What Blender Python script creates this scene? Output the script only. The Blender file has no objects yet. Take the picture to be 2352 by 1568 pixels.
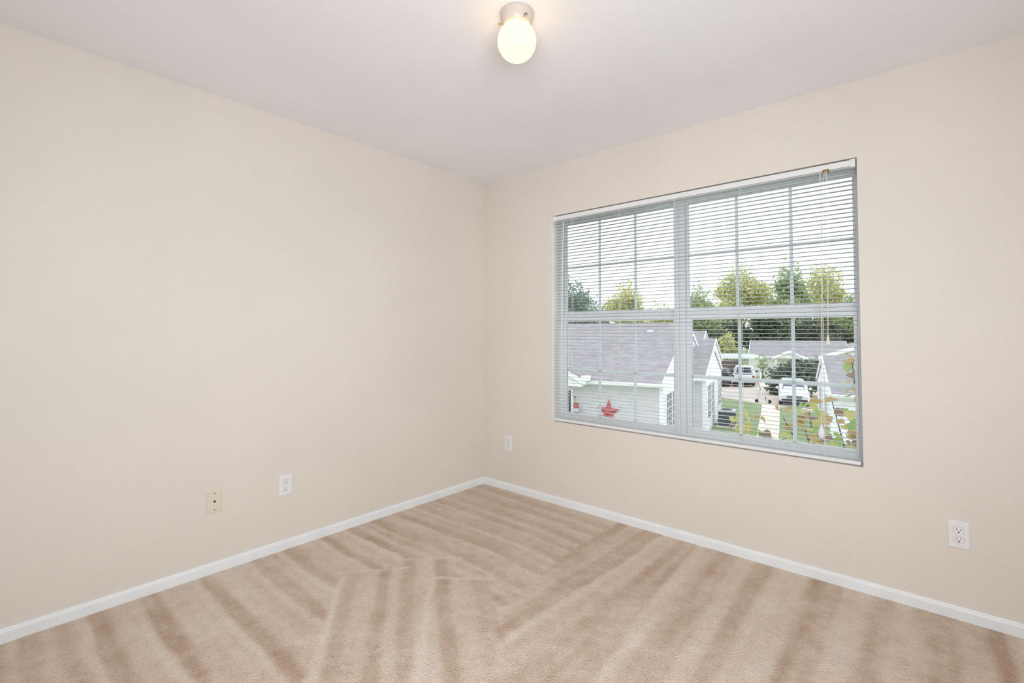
import bpy, bmesh, math, random
import numpy as np
from mathutils import Vector, Matrix

random.seed(7)
rng = np.random.default_rng(7)
scene = bpy.context.scene
C = scene.collection


def S(r, g, b):
    """sRGB 0-255 to linear RGBA"""
    f = lambda c: (c / 255) / 12.92 if c / 255 <= 0.04045 else ((c / 255 + 0.055) / 1.055) ** 2.4
    return (f(r), f(g), f(b), 1.0)


# ------------------------------------------------------------------ camera
cam_d = bpy.data.cameras.new('camera')
cam = bpy.data.objects.new('camera', cam_d)
C.objects.link(cam)
cam_d.sensor_width = 36.0
cam_d.lens = 17.029
cam_d.shift_y = -0.02399
cam_d.clip_start = 0.02
cam_d.clip_end = 500
cr = Vector((0.7535274, 0.65741456, 0.00160122))
cu = Vector((0.02052717, -0.0259625, 0.99945214))
cf = Vector((-0.65709596, 0.7530817, 0.03305832))
cam.matrix_world = Matrix(((cr.x, cu.x, -cf.x, 2.77458), (cr.y, cu.y, -cf.y, -2.83704), (cr.z, cu.z, -cf.z, 1.21354), (0, 0, 0, 1)))
scene.camera = cam

# ------------------------------------------------------------------ world: bright even overcast
world = bpy.data.worlds.new('overcast_sky')
scene.world = world
world.use_nodes = True
bg = world.node_tree.nodes['Background']
bg.inputs['Color'].default_value = (0.87, 0.945, 1.0, 1)
bg.inputs['Strength'].default_value = 2.1

# ------------------------------------------------------------------ bounced flash behind the camera
fl = bpy.data.lights.new('bounced_flash', 'AREA')
fl.shape = 'RECTANGLE'
fl.size = 1.5
fl.size_y = 0.9
fl.energy = 51
fl.spread = math.radians(136)
fl.color = (0.88, 0.957, 1.0)
flo = bpy.data.objects.new('bounced_flash', fl)
C.objects.link(flo)
flo.location = (3.1, -3.05, 1.3)
flo.rotation_euler = (Vector((0.45, -0.35, 1.25)) - Vector(flo.location)).to_track_quat('-Z', 'Y').to_euler()

# ------------------------------------------------------------------ colour management
vs = scene.view_settings
vs.view_transform = 'Standard'
vs.look = 'None'
vs.exposure = 0.0
vs.gamma = 1.0
vs.use_curve_mapping = False
scene.cycles.use_denoising = True
scene.cycles.use_adaptive_sampling = True
scene.cycles.adaptive_threshold = 0.05
scene.cycles.adaptive_min_samples = 16
scene.cycles.max_bounces = 7
scene.cycles.diffuse_bounces = 5
scene.cycles.glossy_bounces = 2
scene.cycles.transmission_bounces = 3
scene.cycles.transparent_max_bounces = 12
scene.cycles.caustics_reflective = False
scene.cycles.caustics_refractive = False


# ------------------------------------------------------------------ materials
def new_mat(name):
    m = bpy.data.materials.new(name)
    m.use_nodes = True
    nt = m.node_tree
    return m, nt, nt.nodes['Principled BSDF']


def link(nt, a, b):
    nt.links.new(a, b)


def coords(nt, kind='Object', scale=(1, 1, 1)):
    tc = nt.nodes.new('ShaderNodeTexCoord')
    mp = nt.nodes.new('ShaderNodeMapping')
    mp.inputs['Scale'].default_value = scale
    link(nt, tc.outputs[kind], mp.inputs['Vector'])
    return mp.outputs['Vector']


def noise(nt, vec, scale, detail=3.0, rough=0.5):
    n = nt.nodes.new('ShaderNodeTexNoise')
    n.inputs['Scale'].default_value = scale
    n.inputs['Detail'].default_value = detail
    n.inputs['Roughness'].default_value = rough
    link(nt, vec, n.inputs['Vector'])
    return n


def ramp(nt, fac, stops):
    r = nt.nodes.new('ShaderNodeValToRGB')
    e = r.color_ramp.elements
    while len(e) < len(stops):
        e.new(0.5)
    for i, (pos, col) in enumerate(stops):
        e[i].position = pos
        e[i].color = col
    link(nt, fac, r.inputs['Fac'])
    return r


def bump(nt, height, bsdf, strength, dist):
    b = nt.nodes.new('ShaderNodeBump')
    b.inputs['Strength'].default_value = strength
    b.inputs['Distance'].default_value = dist
    link(nt, height, b.inputs['Height'])
    link(nt, b.outputs['Normal'], bsdf.inputs['Normal'])


def plain(name, col, rough=0.5, metal=0.0, var=0.06, scale=30.0, spec=0.5, kind='Object'):
    """slightly mottled plain surface"""
    m, nt, b = new_mat(name)
    b.inputs['Roughness'].default_value = rough
    b.inputs['Metallic'].default_value = metal
    b.inputs['Specular IOR Level'].default_value = spec
    n = noise(nt, coords(nt, kind), scale)
    lo = tuple(c * (1 - var) for c in col[:3]) + (1,)
    hi = tuple(min(1, c * (1 + var)) for c in col[:3]) + (1,)
    r = ramp(nt, n.outputs['Fac'], [(0.3, lo), (0.7, hi)])
    link(nt, r.outputs['Color'], b.inputs['Base Color'])
    return m


def painted_wall(name, col, rough, bscale, bstr, var=0.02):
    m, nt, b = new_mat(name)
    b.inputs['Roughness'].default_value = rough
    b.inputs['Specular IOR Level'].default_value = 0.3
    v = coords(nt)
    n = noise(nt, v, 1.3, 2)
    lo = tuple(c * (1 - var) for c in col[:3]) + (1,)
    hi = tuple(min(1, c * (1 + var)) for c in col[:3]) + (1,)
    r = ramp(nt, n.outputs['Fac'], [(0.35, lo), (0.65, hi)])
    link(nt, r.outputs['Color'], b.inputs['Base Color'])
    t = noise(nt, v, bscale, 3, 0.55)
    tr = ramp(nt, t.outputs['Fac'], [(0.42, (0, 0, 0, 1)), (0.62, (1, 1, 1, 1))])
    bump(nt, tr.outputs['Color'], b, bstr, 0.0016)
    return m


M = {}
M['wall'] = painted_wall('cream_wall_paint', (0.765, 0.700, 0.638, 1), 0.5, 85, 0.26)
M['ceiling'] = painted_wall('ceiling_paint', (0.905, 0.89, 0.925, 1), 0.7, 75, 0.14)
M['trim'] = plain('white_trim_paint', (0.84, 0.86, 0.885, 1), 0.4, var=0.03, scale=9)
M['vinyl'] = plain('white_window_vinyl', (0.84, 0.86, 0.88, 1), 0.35, var=0.02)
M['muntin'] = plain('white_grid_bar', (0.93, 0.95, 0.97, 1), 0.3, var=0.01)
M['slat'] = plain('white_blind_slat', (0.93, 0.94, 0.95, 1), 0.35, var=0.01)
M['headrail'] = plain('white_headrail', (0.82, 0.82, 0.83, 1), 0.35, var=0.02)
M['cord'] = plain('white_cord', (0.82, 0.80, 0.74, 1), 0.7)
M['brass'] = plain('tarnished_brass', S(150, 105, 60), 0.4, 0.6, 0.3, 200)
M['plate'] = plain('white_plate_plastic', (0.82, 0.82, 0.835, 1), 0.3, var=0.01)
M['socket'] = plain('white_socket_plastic', (0.84, 0.83, 0.81, 1), 0.3, var=0.01)
M['ivory'] = plain('ivory_plate_plastic', (0.76, 0.69, 0.565, 1), 0.3, var=0.01)
M['slot'] = plain('dark_slot', (0.02, 0.017, 0.015, 1), 0.6)
M['screw'] = plain('steel_screw', (0.32, 0.28, 0.24, 1), 0.35, 0.8)
M['fixture'] = plain('white_enamel', (0.60, 0.52, 0.47, 1), 0.2, var=0.02)

# carpet: nap attribute decides between brushed-light and brushed-dark pile
m, nt, b = new_mat('beige_carpet_pile')
M['carpet'] = m
b.inputs['Roughness'].default_value = 0.95
b.inputs['Specular IOR Level'].default_value = 0.1
at = nt.nodes.new('ShaderNodeAttribute')
at.attribute_name = 'nap'
v = coords(nt)
n1 = noise(nt, v, 210, 4, 0.75)
n2 = noise(nt, v, 26, 4, 0.65)
ad = nt.nodes.new('ShaderNodeMath'); ad.operation = 'MULTIPLY_ADD'
link(nt, n2.outputs['Fac'], ad.inputs[0]); ad.inputs[1].default_value = 0.5
link(nt, at.outputs['Fac'], ad.inputs[2])
ad2 = nt.nodes.new('ShaderNodeMath'); ad2.operation = 'MULTIPLY_ADD'
link(nt, n1.outputs['Fac'], ad2.inputs[0]); ad2.inputs[1].default_value = 1.25
link(nt, ad.outputs[0], ad2.inputs[2])
ad3 = nt.nodes.new('ShaderNodeMath'); ad3.operation = 'SUBTRACT'; ad3.inputs[1].default_value = 0.875
link(nt, ad2.outputs[0], ad3.inputs[0])
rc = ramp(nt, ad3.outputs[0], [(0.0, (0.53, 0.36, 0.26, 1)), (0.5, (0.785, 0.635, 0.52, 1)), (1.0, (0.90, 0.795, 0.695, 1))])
link(nt, rc.outputs['Color'], b.inputs['Base Color'])
vo = nt.nodes.new('ShaderNodeTexVoronoi')
vo.inputs['Scale'].default_value = 190
nw = noise(nt, v, 60, 2)
vm = nt.nodes.new('ShaderNodeVectorMath'); vm.operation = 'MULTIPLY_ADD'
vm.inputs[1].default_value = (0.007, 0.007, 0.0)
link(nt, nw.outputs['Color'], vm.inputs[0]); link(nt, v, vm.inputs[2]); link(nt, vm.outputs[0], vo.inputs['Vector'])
vr = ramp(nt, vo.outputs['Distance'], [(0.0, (1, 1, 1, 1)), (0.75, (0.5, 0.5, 0.5, 1)), (1.0, (0.2, 0.2, 0.2, 1))])
tm = nt.nodes.new('ShaderNodeMix'); tm.data_type = 'RGBA'; tm.blend_type = 'MULTIPLY'; tm.inputs['Factor'].default_value = 0.30
link(nt, rc.outputs['Color'], tm.inputs['A']); link(nt, vr.outputs['Color'], tm.inputs['B'])
link(nt, tm.outputs['Result'], b.inputs['Base Color'])
bump(nt, vr.outputs['Color'], b, 0.7, 0.005)

# glowing opal globe
m, nt, b = new_mat('lit_opal_glass')
M['globe'] = m
b.inputs['Base Color'].default_value = (0.22, 0.18, 0.10, 1)
b.inputs['Roughness'].default_value = 0.15
gn = noise(nt, coords(nt), 9, 1)
gr = ramp(nt, gn.outputs['Fac'], [(0.3, (1.0, 0.66, 0.245, 1)), (0.7, (1.0, 0.68, 0.26, 1))])
link(nt, gr.outputs['Color'], b.inputs['Emission Color'])
b.inputs['Emission Strength'].default_value = 2.9

def let_through(m, fac, tint):
    nt = m.node_tree
    b = nt.nodes['Principled BSDF']; o = nt.nodes['Material Output']
    t = nt.nodes.new('ShaderNodeBsdfTranslucent'); t.inputs['Color'].default_value = tint
    mx = nt.nodes.new('ShaderNodeMixShader'); mx.inputs[0].default_value = fac
    link(nt, b.outputs[0], mx.inputs[1]); link(nt, t.outputs[0], mx.inputs[2]); link(nt, mx.outputs[0], o.inputs['Surface'])


let_through(M['slat'], 0.35, (0.95, 0.96, 0.98, 1))
let_through(M['muntin'], 0.5, (0.95, 0.97, 1.0, 1))

# clear pane: transparent with a fresnel mirror
def pane_mat(name, tint, ior=1.45):
    m = bpy.data.materials.new(name)
    m.use_nodes = True
    nt = m.node_tree
    nt.nodes.clear()
    o = nt.nodes.new('ShaderNodeOutputMaterial')
    mx = nt.nodes.new('ShaderNodeMixShader')
    tr = nt.nodes.new('ShaderNodeBsdfTransparent')
    tr.inputs['Color'].default_value = tint
    gl = nt.nodes.new('ShaderNodeBsdfGlossy')
    gl.inputs['Roughness'].default_value = 0.0
    fr = nt.nodes.new('ShaderNodeFresnel')
    fr.inputs['IOR'].default_value = ior
    link(nt, fr.outputs[0], mx.inputs[0])
    link(nt, tr.outputs[0], mx.inputs[1])
    link(nt, gl.outputs[0], mx.inputs[2])
    link(nt, mx.outputs[0], o.inputs['Surface'])
    return m

M['glass'] = pane_mat('clear_window_glass', (0.985, 0.995, 0.99, 1))

# outdoor materials
M['siding'] = plain('grey_lap_siding', S(206, 200, 206), 0.6, var=0.03, scale=4)
M['white_siding'] = plain('white_lap_siding', S(242, 238, 246), 0.6, var=0.03, scale=4)
M['cream_siding'] = plain('cream_siding', S(240, 238, 229), 0.6, var=0.03, scale=3)
M['ext_white'] = plain('white_exterior_trim', S(242, 244, 247), 0.5, var=0.02)
M['dark_glass'] = plain('dark_house_glass', (0.02, 0.026, 0.045, 1), 0.05, var=0.1, spec=0.6)
M['star_red'] = plain('red_painted_metal', S(184, 72, 76), 0.45, var=0.1)
M['flag_red'] = plain('red_flag_cloth', S(168, 72, 68), 0.8)
M['flag_blue'] = plain('blue_flag_cloth', S(84, 104, 146), 0.8)
M['flag_white'] = plain('white_flag_cloth', S(196, 196, 200), 0.8)
M['unit_grey'] = plain('dark_grey_painted_steel', S(72, 84, 92), 0.5)
M['unit_top'] = plain('pale_steel_top', S(196, 202, 202), 0.4, 0.2)
M['car_white'] = plain('white_car_paint', S(226, 229, 234), 0.18, var=0.01, spec=0.6)
M['car_dark'] = plain('charcoal_car_paint', S(50, 56, 66), 0.18, var=0.02, spec=0.6)
M['car_glass'] = plain('tinted_car_glass', S(62, 72, 92), 0.05, spec=0.7)
M['tyre'] = plain('black_rubber', S(38, 38, 40), 0.8)
M['bumper'] = plain('black_bumper_plastic', S(60, 63, 68), 0.5)
M['chrome'] = plain('bright_chrome', S(190, 194, 198), 0.2, 0.9)
M['lamp_red'] = plain('red_tail_lamp', S(150, 50, 55), 0.2)
M['lamp_clear'] = plain('clear_head_lamp', S(205, 212, 216), 0.1, 0.3)
M['asphalt'] = plain('pale_pinkish_concrete_lot', S(205, 190, 178), 0.9, var=0.08, scale=0.7)
M['concrete'] = plain('pale_concrete', S(226, 216, 200), 0.85, var=0.05, scale=1.2)
M['paint_white'] = plain('white_road_paint', S(238, 238, 236), 0.8)
M['paint_blue'] = plain('blue_road_paint', S(132, 186, 222), 0.8)
M['bark'] = plain('grey_brown_bark', S(105, 92, 82), 0.9, var=0.25, scale=14)
M['dark_bark'] = plain('dark_twig_bark', S(74, 66, 66), 0.9, var=0.2, scale=20)
M['carport'] = plain('white_ribbed_metal', S(214, 220, 226), 0.4, 0.1)
M['brown_wood'] = plain('brown_stained_wood', S(110, 92, 88), 0.8, var=0.15, scale=3)

m, nt, b = new_mat('mown_grass')
M['grass'] = m
b.inputs['Roughness'].default_value = 0.95
v = coords(nt)
n1 = noise(nt, v, 0.35, 4, 0.6); n2 = noise(nt, v, 9, 4, 0.7)
mxn = nt.nodes.new('ShaderNodeMath'); mxn.operation = 'ADD'
link(nt, n1.outputs['Fac'], mxn.inputs[0]); link(nt, n2.outputs['Fac'], mxn.inputs[1])
mh = nt.nodes.new('ShaderNodeMath'); mh.operation = 'MULTIPLY'; mh.inputs[1].default_value = 0.5
link(nt, mxn.outputs[0], mh.inputs[0])
r = ramp(nt, mh.outputs[0], [(0.35, S(106, 126, 86)), (0.5, S(130, 148, 104)), (0.68, S(162, 168, 126))])
link(nt, r.outputs['Color'], b.inputs['Base Color'])
bump(nt, n2.outputs['Fac'], b, 0.6, 0.05)


def shingle(name, base):
    m, nt, b = new_mat(name)
    b.inputs['Roughness'].default_value = 0.9
    v = coords(nt, 'Object', (1, 1, 1))
    br = nt.nodes.new('ShaderNodeTexBrick')
    sep = nt.nodes.new('ShaderNodeSeparateXYZ'); cmb = nt.nodes.new('ShaderNodeCombineXYZ')
    link(nt, v, sep.inputs[0])
    link(nt, sep.outputs['X'], cmb.inputs['X']); link(nt, sep.outputs['Y'], cmb.inputs['Y'])
    link(nt, cmb.outputs[0], br.inputs['Vector'])
    br.inputs['Scale'].default_value = 1.0
    br.inputs['Brick Width'].default_value = 0.34
    br.inputs['Row Height'].default_value = 0.15
    br.inputs['Mortar Size'].default_value = 0.008
    br.inputs['Color1'].default_value = tuple(c * 0.86 for c in base[:3]) + (1,)
    br.inputs['Color2'].default_value = tuple(c * 1.14 for c in base[:3]) + (1,)
    br.inputs['Mortar'].default_value = tuple(c * 0.72 for c in base[:3]) + (1,)
    n = noise(nt, v, 2.2, 4, 0.7)
    mix = nt.nodes.new('ShaderNodeMix'); mix.data_type = 'RGBA'; mix.blend_type = 'MULTIPLY'
    mix.inputs['Factor'].default_value = 1.0
    rr = ramp(nt, n.outputs['Fac'], [(0.3, (0.86, 0.86, 0.87, 1)), (0.7, (1.1, 1.08, 1.1, 1))])
    link(nt, br.outputs['Color'], mix.inputs['A']); link(nt, rr.outputs['Color'], mix.inputs['B'])
    link(nt, mix.outputs['Result'], b.inputs['Base Color'])
    bump(nt, br.outputs['Fac'], b, -0.5, 0.02)
    return m


M['shingle'] = shingle('grey_asphalt_shingle', S(150, 144, 147))
M['shingle_warm'] = shingle('warm_grey_asphalt_shingle', S(152, 146, 149))


def leaf_mat(name, stops, scale, trans=0.35):
    m = bpy.data.materials.new(name)
    m.use_nodes = True
    nt = m.node_tree
    b = nt.nodes['Principled BSDF']
    o = nt.nodes['Material Output']
    b.inputs['Roughness'].default_value = 0.6
    b.inputs['Specular IOR Level'].default_value = 0.25
    n = noise(nt, coords(nt), scale, 3, 0.7)
    r = ramp(nt, n.outputs['Fac'], stops)
    link(nt, r.outputs['Color'], b.inputs['Base Color'])
    t = nt.nodes.new('ShaderNodeBsdfTranslucent')
    link(nt, r.outputs['Color'], t.inputs['Color'])
    mx = nt.nodes.new('ShaderNodeMixShader')
    mx.inputs[0].default_value = trans
    link(nt, b.outputs[0], mx.inputs[1]); link(nt, t.outputs[0], mx.inputs[2])
    link(nt, mx.outputs[0], o.inputs['Surface'])
    return m


M['fol_dark'] = leaf_mat('blue_green_foliage', [(0.3, S(108, 130, 124)), (0.55, S(134, 154, 140)), (0.75, S(168, 180, 156))], 0.7)
M['fol_mid'] = leaf_mat('mid_green_foliage', [(0.3, S(132, 150, 120)), (0.5, S(170, 184, 138)), (0.72, S(206, 208, 152))], 0.5)
M['fol_yellow'] = leaf_mat('yellow_green_foliage', [(0.3, S(168, 178, 130)), (0.5, S(206, 206, 146)), (0.72, S(230, 218, 160))], 0.5)
M['fol_woods'] = leaf_mat('shaded_woodland_foliage', [(0.3, S(86, 104, 94)), (0.55, S(112, 128, 108)), (0.75, S(146, 152, 124))], 0.4, 0.2)
M['fol_bush'] = leaf_mat('dark_evergreen_foliage', [(0.3, S(82, 98, 88)), (0.55, S(106, 122, 106)), (0.75, S(140, 144, 122))], 1.4, 0.2)
M['leaf_green'] = leaf_mat('green_heart_leaf', [(0.3, S(126, 154, 90)), (0.6, S(152, 172, 104)), (0.8, S(178, 182, 116))], 9)
M['leaf_yellow'] = leaf_mat('yellow_heart_leaf', [(0.3, S(168, 164, 96)), (0.6, S(190, 180, 108)), (0.8, S(200, 178, 110))], 9)
M['leaf_ochre'] = leaf_mat('ochre_heart_leaf', [(0.3, S(160, 134, 90)), (0.6, S(184, 156, 104)), (0.8, S(198, 168, 118))], 9)
M['leaf_brown'] = leaf_mat('brown_heart_leaf', [(0.3, S(118, 102, 94)), (0.6, S(148, 126, 110)), (0.8, S(174, 148, 118))], 9)


# ------------------------------------------------------------------ mesh helpers
class MB:
    def __init__(self):
        self.v = []; self.f = []

    def add(self, verts, faces):
        o = len(self.v)
        self.v += [tuple(p) for p in verts]
        self.f += [tuple(i + o for i in f) for f in faces]
        return self

    def box(self, x0, x1, y0, y1, z0, z1):
        return self.hexa([(x0, y0, z0), (x1, y0, z0), (x1, y1, z0), (x0, y1, z0), (x0, y0, z1), (x1, y0, z1), (x1, y1, z1), (x0, y1, z1)])

    def hexa(self, p):
        return self.add(p, [(0, 3, 2, 1), (4, 5, 6, 7), (0, 1, 5, 4), (1, 2, 6, 5), (2, 3, 7, 6), (3, 0, 4, 7)])

    def prism(self, poly, axis, a, b):
        """extrude a 2D polygon along axis ('x','y','z') from a to b"""
        def P(u, w, t):
            return {'x': (t, u, w), 'y': (u, t, w), 'z': (u, w, t)}[axis]
        n = len(poly)
        vs = [P(u, w, a) for u, w in poly] + [P(u, w, b) for u, w in poly]
        fs = [tuple(range(n))[::-1], tuple(range(n, 2 * n))]
        fs += [(i, (i + 1) % n, n + (i + 1) % n, n + i) for i in range(n)]
        return self.add(vs, fs)

    def tube(self, pts, r, seg=6, r1=None):
        pts = [Vector(p) for p in pts]
        n = len(pts)
        rings = []
        for i, p in enumerate(pts):
            t = (pts[min(i + 1, n - 1)] - pts[max(i - 1, 0)]).normalized()
            a = t.orthogonal().normalized(); bb = t.cross(a)
            rr = r if r1 is None else r + (r1 - r) * i / max(1, n - 1)
            rings.append([p + (a * math.cos(2 * math.pi * k / seg) + bb * math.sin(2 * math.pi * k / seg)) * rr for k in range(seg)])
        # keep ring phase consistent
        for i in range(1, n):
            k0 = min(range(seg), key=lambda k: (rings[i][k] - rings[i - 1][0] - (pts[i] - pts[i - 1])).length)
            rings[i] = rings[i][k0:] + rings[i][:k0]
        vs = [q for rg in rings for q in rg]
        fs = []
        for i in range(n - 1):
            for k in range(seg):
                fs.append((i * seg + k, i * seg + (k + 1) % seg, (i + 1) * seg + (k + 1) % seg, (i + 1) * seg + k))
        fs.append(tuple(range(seg))[::-1]); fs.append(tuple((n - 1) * seg + k for k in range(seg)))
        return self.add(vs, fs)

    def lathe(self, prof, seg=40, c=(0, 0, 0)):
        """profile [(r,z)] about z"""
        n = len(prof)
        vs = [(c[0] + r * math.cos(2 * math.pi * k / seg), c[1] + r * math.sin(2 * math.pi * k / seg), c[2] + z) for r, z in prof for k in range(seg)]
        fs = [(i * seg + k, i * seg + (k + 1) % seg, (i + 1) * seg + (k + 1) % seg, (i + 1) * seg + k) for i in range(n - 1) for k in range(seg)]
        return self.add(vs, fs)

    def disc(self, c, r, axis='y', t=0.002, seg=16):
        poly = [(r * math.cos(2 * math.pi * k / seg), r * math.sin(2 * math.pi * k / seg)) for k in range(seg)]
        i = {'x': (1, 2, 0), 'y': (0, 2, 1), 'z': (0, 1, 2)}[axis]
        poly = [(u + c[i[0]], w + c[i[1]]) for u, w in poly]
        return self.prism(poly, axis, c[i[2]] - t / 2, c[i[2]] + t / 2)


def mesh_of(name, mb, bevel=0.0, smooth=False, seg=2, merge=False):
    me = bpy.data.meshes.new(name)
    bm = bmesh.new()
    vs = [bm.verts.new(p) for p in mb.v]
    for f in mb.f:
        try:
            bm.faces.new([vs[i] for i in f])
        except ValueError:
            pass
    if merge:
        bmesh.ops.remove_doubles(bm, verts=bm.verts, dist=1e-5)
    bmesh.ops.recalc_face_normals(bm, faces=bm.faces)
    if bevel:
        bmesh.ops.bevel(bm, geom=list(bm.edges), offset=bevel, segments=seg, affect='EDGES', profile=0.6, clamp_overlap=True)
    for f in bm.faces:
        f.smooth = smooth
    bm.to_mesh(me); bm.free()
    return me


def obj(name, mb, mat, parent=None, bevel=0.0, smooth=False, loc=None, seg=2, merge=False):
    me = mb if isinstance(mb, bpy.types.Mesh) else mesh_of(name, mb, bevel, smooth, seg, merge)
    if mat is not None and not me.materials:
        me.materials.append(M[mat] if isinstance(mat, str) else mat)
    o = bpy.data.objects.new(name, me)
    C.objects.link(o)
    if parent is not None:
        o.parent = parent
    if loc is not None:
        o.location = loc
    return o


def tag(o, label=None, cat=None, group=None, kind=None):
    if label: o['label'] = label
    if cat: o['category'] = cat
    if group: o['group'] = group
    if kind: o['kind'] = kind
    return o


def thing(name, label, cat, loc=(0, 0, 0), rz=0.0, group=None, kind=None):
    o = bpy.data.objects.new(name, None)
    C.objects.link(o)
    o.empty_display_size = 0.1
    o.location = loc
    o.rotation_euler = (0, 0, rz)
    return tag(o, label, cat, group, kind)


def struct(name, mb, mat, label=None, **k):
    return tag(obj(name, mb, mat, **k), label=label, kind='structure')


# ================================================================== ROOM
H = 2.44
RX, RY = 3.6, -3.5          # far corner of the room behind the camera
WT = 0.17                   # outside wall thickness
OX0, OX1, OZ0, OZ1 = 0.685, 2.508, 0.58, 2.065   # window opening

struct('wall_left', MB().box(-0.12, 0, RY - 0.12, WT, 0, H), 'wall', 'cream painted wall on the left')
wr = MB()
wr.box(0, OX0, 0, WT, 0, H).box(OX1, RX, 0, WT, 0, H).box(OX0, OX1, 0, WT, 0, OZ0).box(OX0, OX1, 0, WT, OZ1, H)
struct('wall_right', wr, 'wall', 'cream painted wall on the right with the window opening', merge=True)
struct('wall_side', MB().box(RX, RX + 0.12, RY - 0.12, WT, 0, H), 'wall', 'cream painted wall beside the camera')
DX0, DX1, DZ = 0.78, 1.59, 2.03
wb = MB()
wb.box(0, DX0, RY - 0.12, RY, 0, H).box(DX1, RX, RY - 0.12, RY, 0, H).box(DX0, DX1, RY - 0.12, RY, DZ, H)
struct('wall_back', wb, 'wall', 'cream painted wall behind the camera with a doorway')
# dim hallway beyond the doorway
hb = MB()
hb.box(-0.9, RX, RY - 1.62, RY - 1.5, 0, H).box(-1.02, -0.9, RY - 1.62, RY - 0.12, 0, H).box(RX, RX + 0.12, RY - 1.62, RY - 0.12, 0, H).box(-0.9, 0, RY - 0.24, RY - 0.12, 0, H)
struct('wall_hallway', hb, 'wall', 'cream hallway walls beyond the doorway')
struct('ceiling', MB().box(-1.02, RX + 0.12, RY - 1.62, WT, H, H + 0.1), 'ceiling', 'pale grey white textured ceiling')
cas = MB()
cas.box(DX1, DX1 + 0.06, RY, RY + 0.016, 0, DZ + 0.06).box(DX0 - 0.06, DX0, RY, RY + 0.016, 0, DZ + 0.06).box(DX0, DX1, RY, RY + 0.016, DZ, DZ + 0.06)
struct('trim_1', cas, 'trim', 'white door casing behind the camera')

# ---- carpet floor with vacuum-brushed nap
def smooth_noise(shape, cell, seed):
    r = np.random.default_rng(seed)
    gx, gy = shape[0] // cell + 3, shape[1] // cell + 3
    g = r.random((gx, gy)) * 2 - 1
    x = np.arange(shape[0]) / cell; y = np.arange(shape[1]) / cell
    xi = x.astype(int); yi = y.astype(int)
    fx = (x - xi); fy = (y - yi)
    fx = fx * fx * (3 - 2 * fx); fy = fy * fy * (3 - 2 * fy)
    a = g[np.ix_(xi, yi)]; b_ = g[np.ix_(xi + 1, yi)]; c = g[np.ix_(xi, yi + 1)]; d = g[np.ix_(xi + 1, yi + 1)]
    fx = fx[:, None]; fy = fy[None, :]
    return (a * (1 - fx) + b_ * fx) * (1 - fy) + (c * (1 - fx) + d * fx) * fy


step = 0.008
nx = int(round(RX / step)) + 1
ny = int(round(-RY / step)) + 1
xs = np.linspace(0, RX, nx); ys = np.linspace(0, RY, ny)
X, Y = np.meshgrid(xs, ys, indexing='ij')
sh = X.shape
WX = smooth_noise(sh, 62, 1) * 0.012 + smooth_noise(sh, 9, 2) * 0.007
WY = smooth_noise(sh, 62, 3) * 0.012 + smooth_noise(sh, 9, 4) * 0.007


def streaks(shape, cx, cy, seed):
    r = np.random.default_rng(seed)
    gx, gy = shape[0] // cx + 3, shape[1] // cy + 3
    g = r.random((gx, gy)) * 2 - 1
    x = np.arange(shape[0]) / cx; y = np.arange(shape[1]) / cy
    xi = x.astype(int); yi = y.astype(int)
    fx = x - xi; fy = y - yi
    fx = (fx * fx * (3 - 2 * fx))[:, None]; fy = (fy * fy * (3 - 2 * fy))[None, :]
    return (g[np.ix_(xi, yi)] * (1 - fx) + g[np.ix_(xi + 1, yi)] * fx) * (1 - fy) + (g[np.ix_(xi, yi + 1)] * (1 - fx) + g[np.ix_(xi + 1, yi + 1)] * fx) * fy


def bands(c, table):
    """piecewise bands with soft edges: table of (edge, value, softness)"""
    out = np.full(c.shape, float(table[0][1]))
    for e, val, s in table[1:]:
        t = np.clip((c - e) / (s * 0.6) + 0.5, 0, 1)
        t = t * t * (3 - 2 * t)
        out = out * (1 - t) + val * t
    return out


# strokes pushed out from the left wall (run along x)
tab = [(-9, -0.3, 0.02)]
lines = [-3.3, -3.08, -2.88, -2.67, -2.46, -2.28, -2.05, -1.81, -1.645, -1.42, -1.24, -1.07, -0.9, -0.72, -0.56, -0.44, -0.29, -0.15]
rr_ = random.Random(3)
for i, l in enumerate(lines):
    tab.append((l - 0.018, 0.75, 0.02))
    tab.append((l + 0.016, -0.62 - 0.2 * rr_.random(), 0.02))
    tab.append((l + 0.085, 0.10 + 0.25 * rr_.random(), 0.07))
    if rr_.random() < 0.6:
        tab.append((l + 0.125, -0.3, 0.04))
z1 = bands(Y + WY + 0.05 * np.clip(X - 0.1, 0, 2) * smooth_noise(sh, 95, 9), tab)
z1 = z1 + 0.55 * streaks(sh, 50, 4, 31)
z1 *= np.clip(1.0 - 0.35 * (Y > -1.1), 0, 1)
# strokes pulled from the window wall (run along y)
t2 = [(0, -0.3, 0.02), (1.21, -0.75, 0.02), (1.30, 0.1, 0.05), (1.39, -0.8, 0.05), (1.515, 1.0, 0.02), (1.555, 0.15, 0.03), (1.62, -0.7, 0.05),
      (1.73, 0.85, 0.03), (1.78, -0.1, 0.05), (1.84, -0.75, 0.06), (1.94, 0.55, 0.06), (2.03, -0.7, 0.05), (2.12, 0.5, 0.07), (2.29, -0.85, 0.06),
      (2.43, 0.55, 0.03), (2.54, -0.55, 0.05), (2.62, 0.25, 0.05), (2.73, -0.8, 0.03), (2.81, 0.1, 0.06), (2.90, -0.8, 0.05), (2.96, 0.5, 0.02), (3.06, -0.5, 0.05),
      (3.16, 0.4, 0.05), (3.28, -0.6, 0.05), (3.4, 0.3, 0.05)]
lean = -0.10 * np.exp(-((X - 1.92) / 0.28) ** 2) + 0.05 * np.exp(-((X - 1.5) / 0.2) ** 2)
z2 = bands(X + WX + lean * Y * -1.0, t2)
z2 = z2 + 0.6 * streaks(sh, 4, 55, 32)
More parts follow.
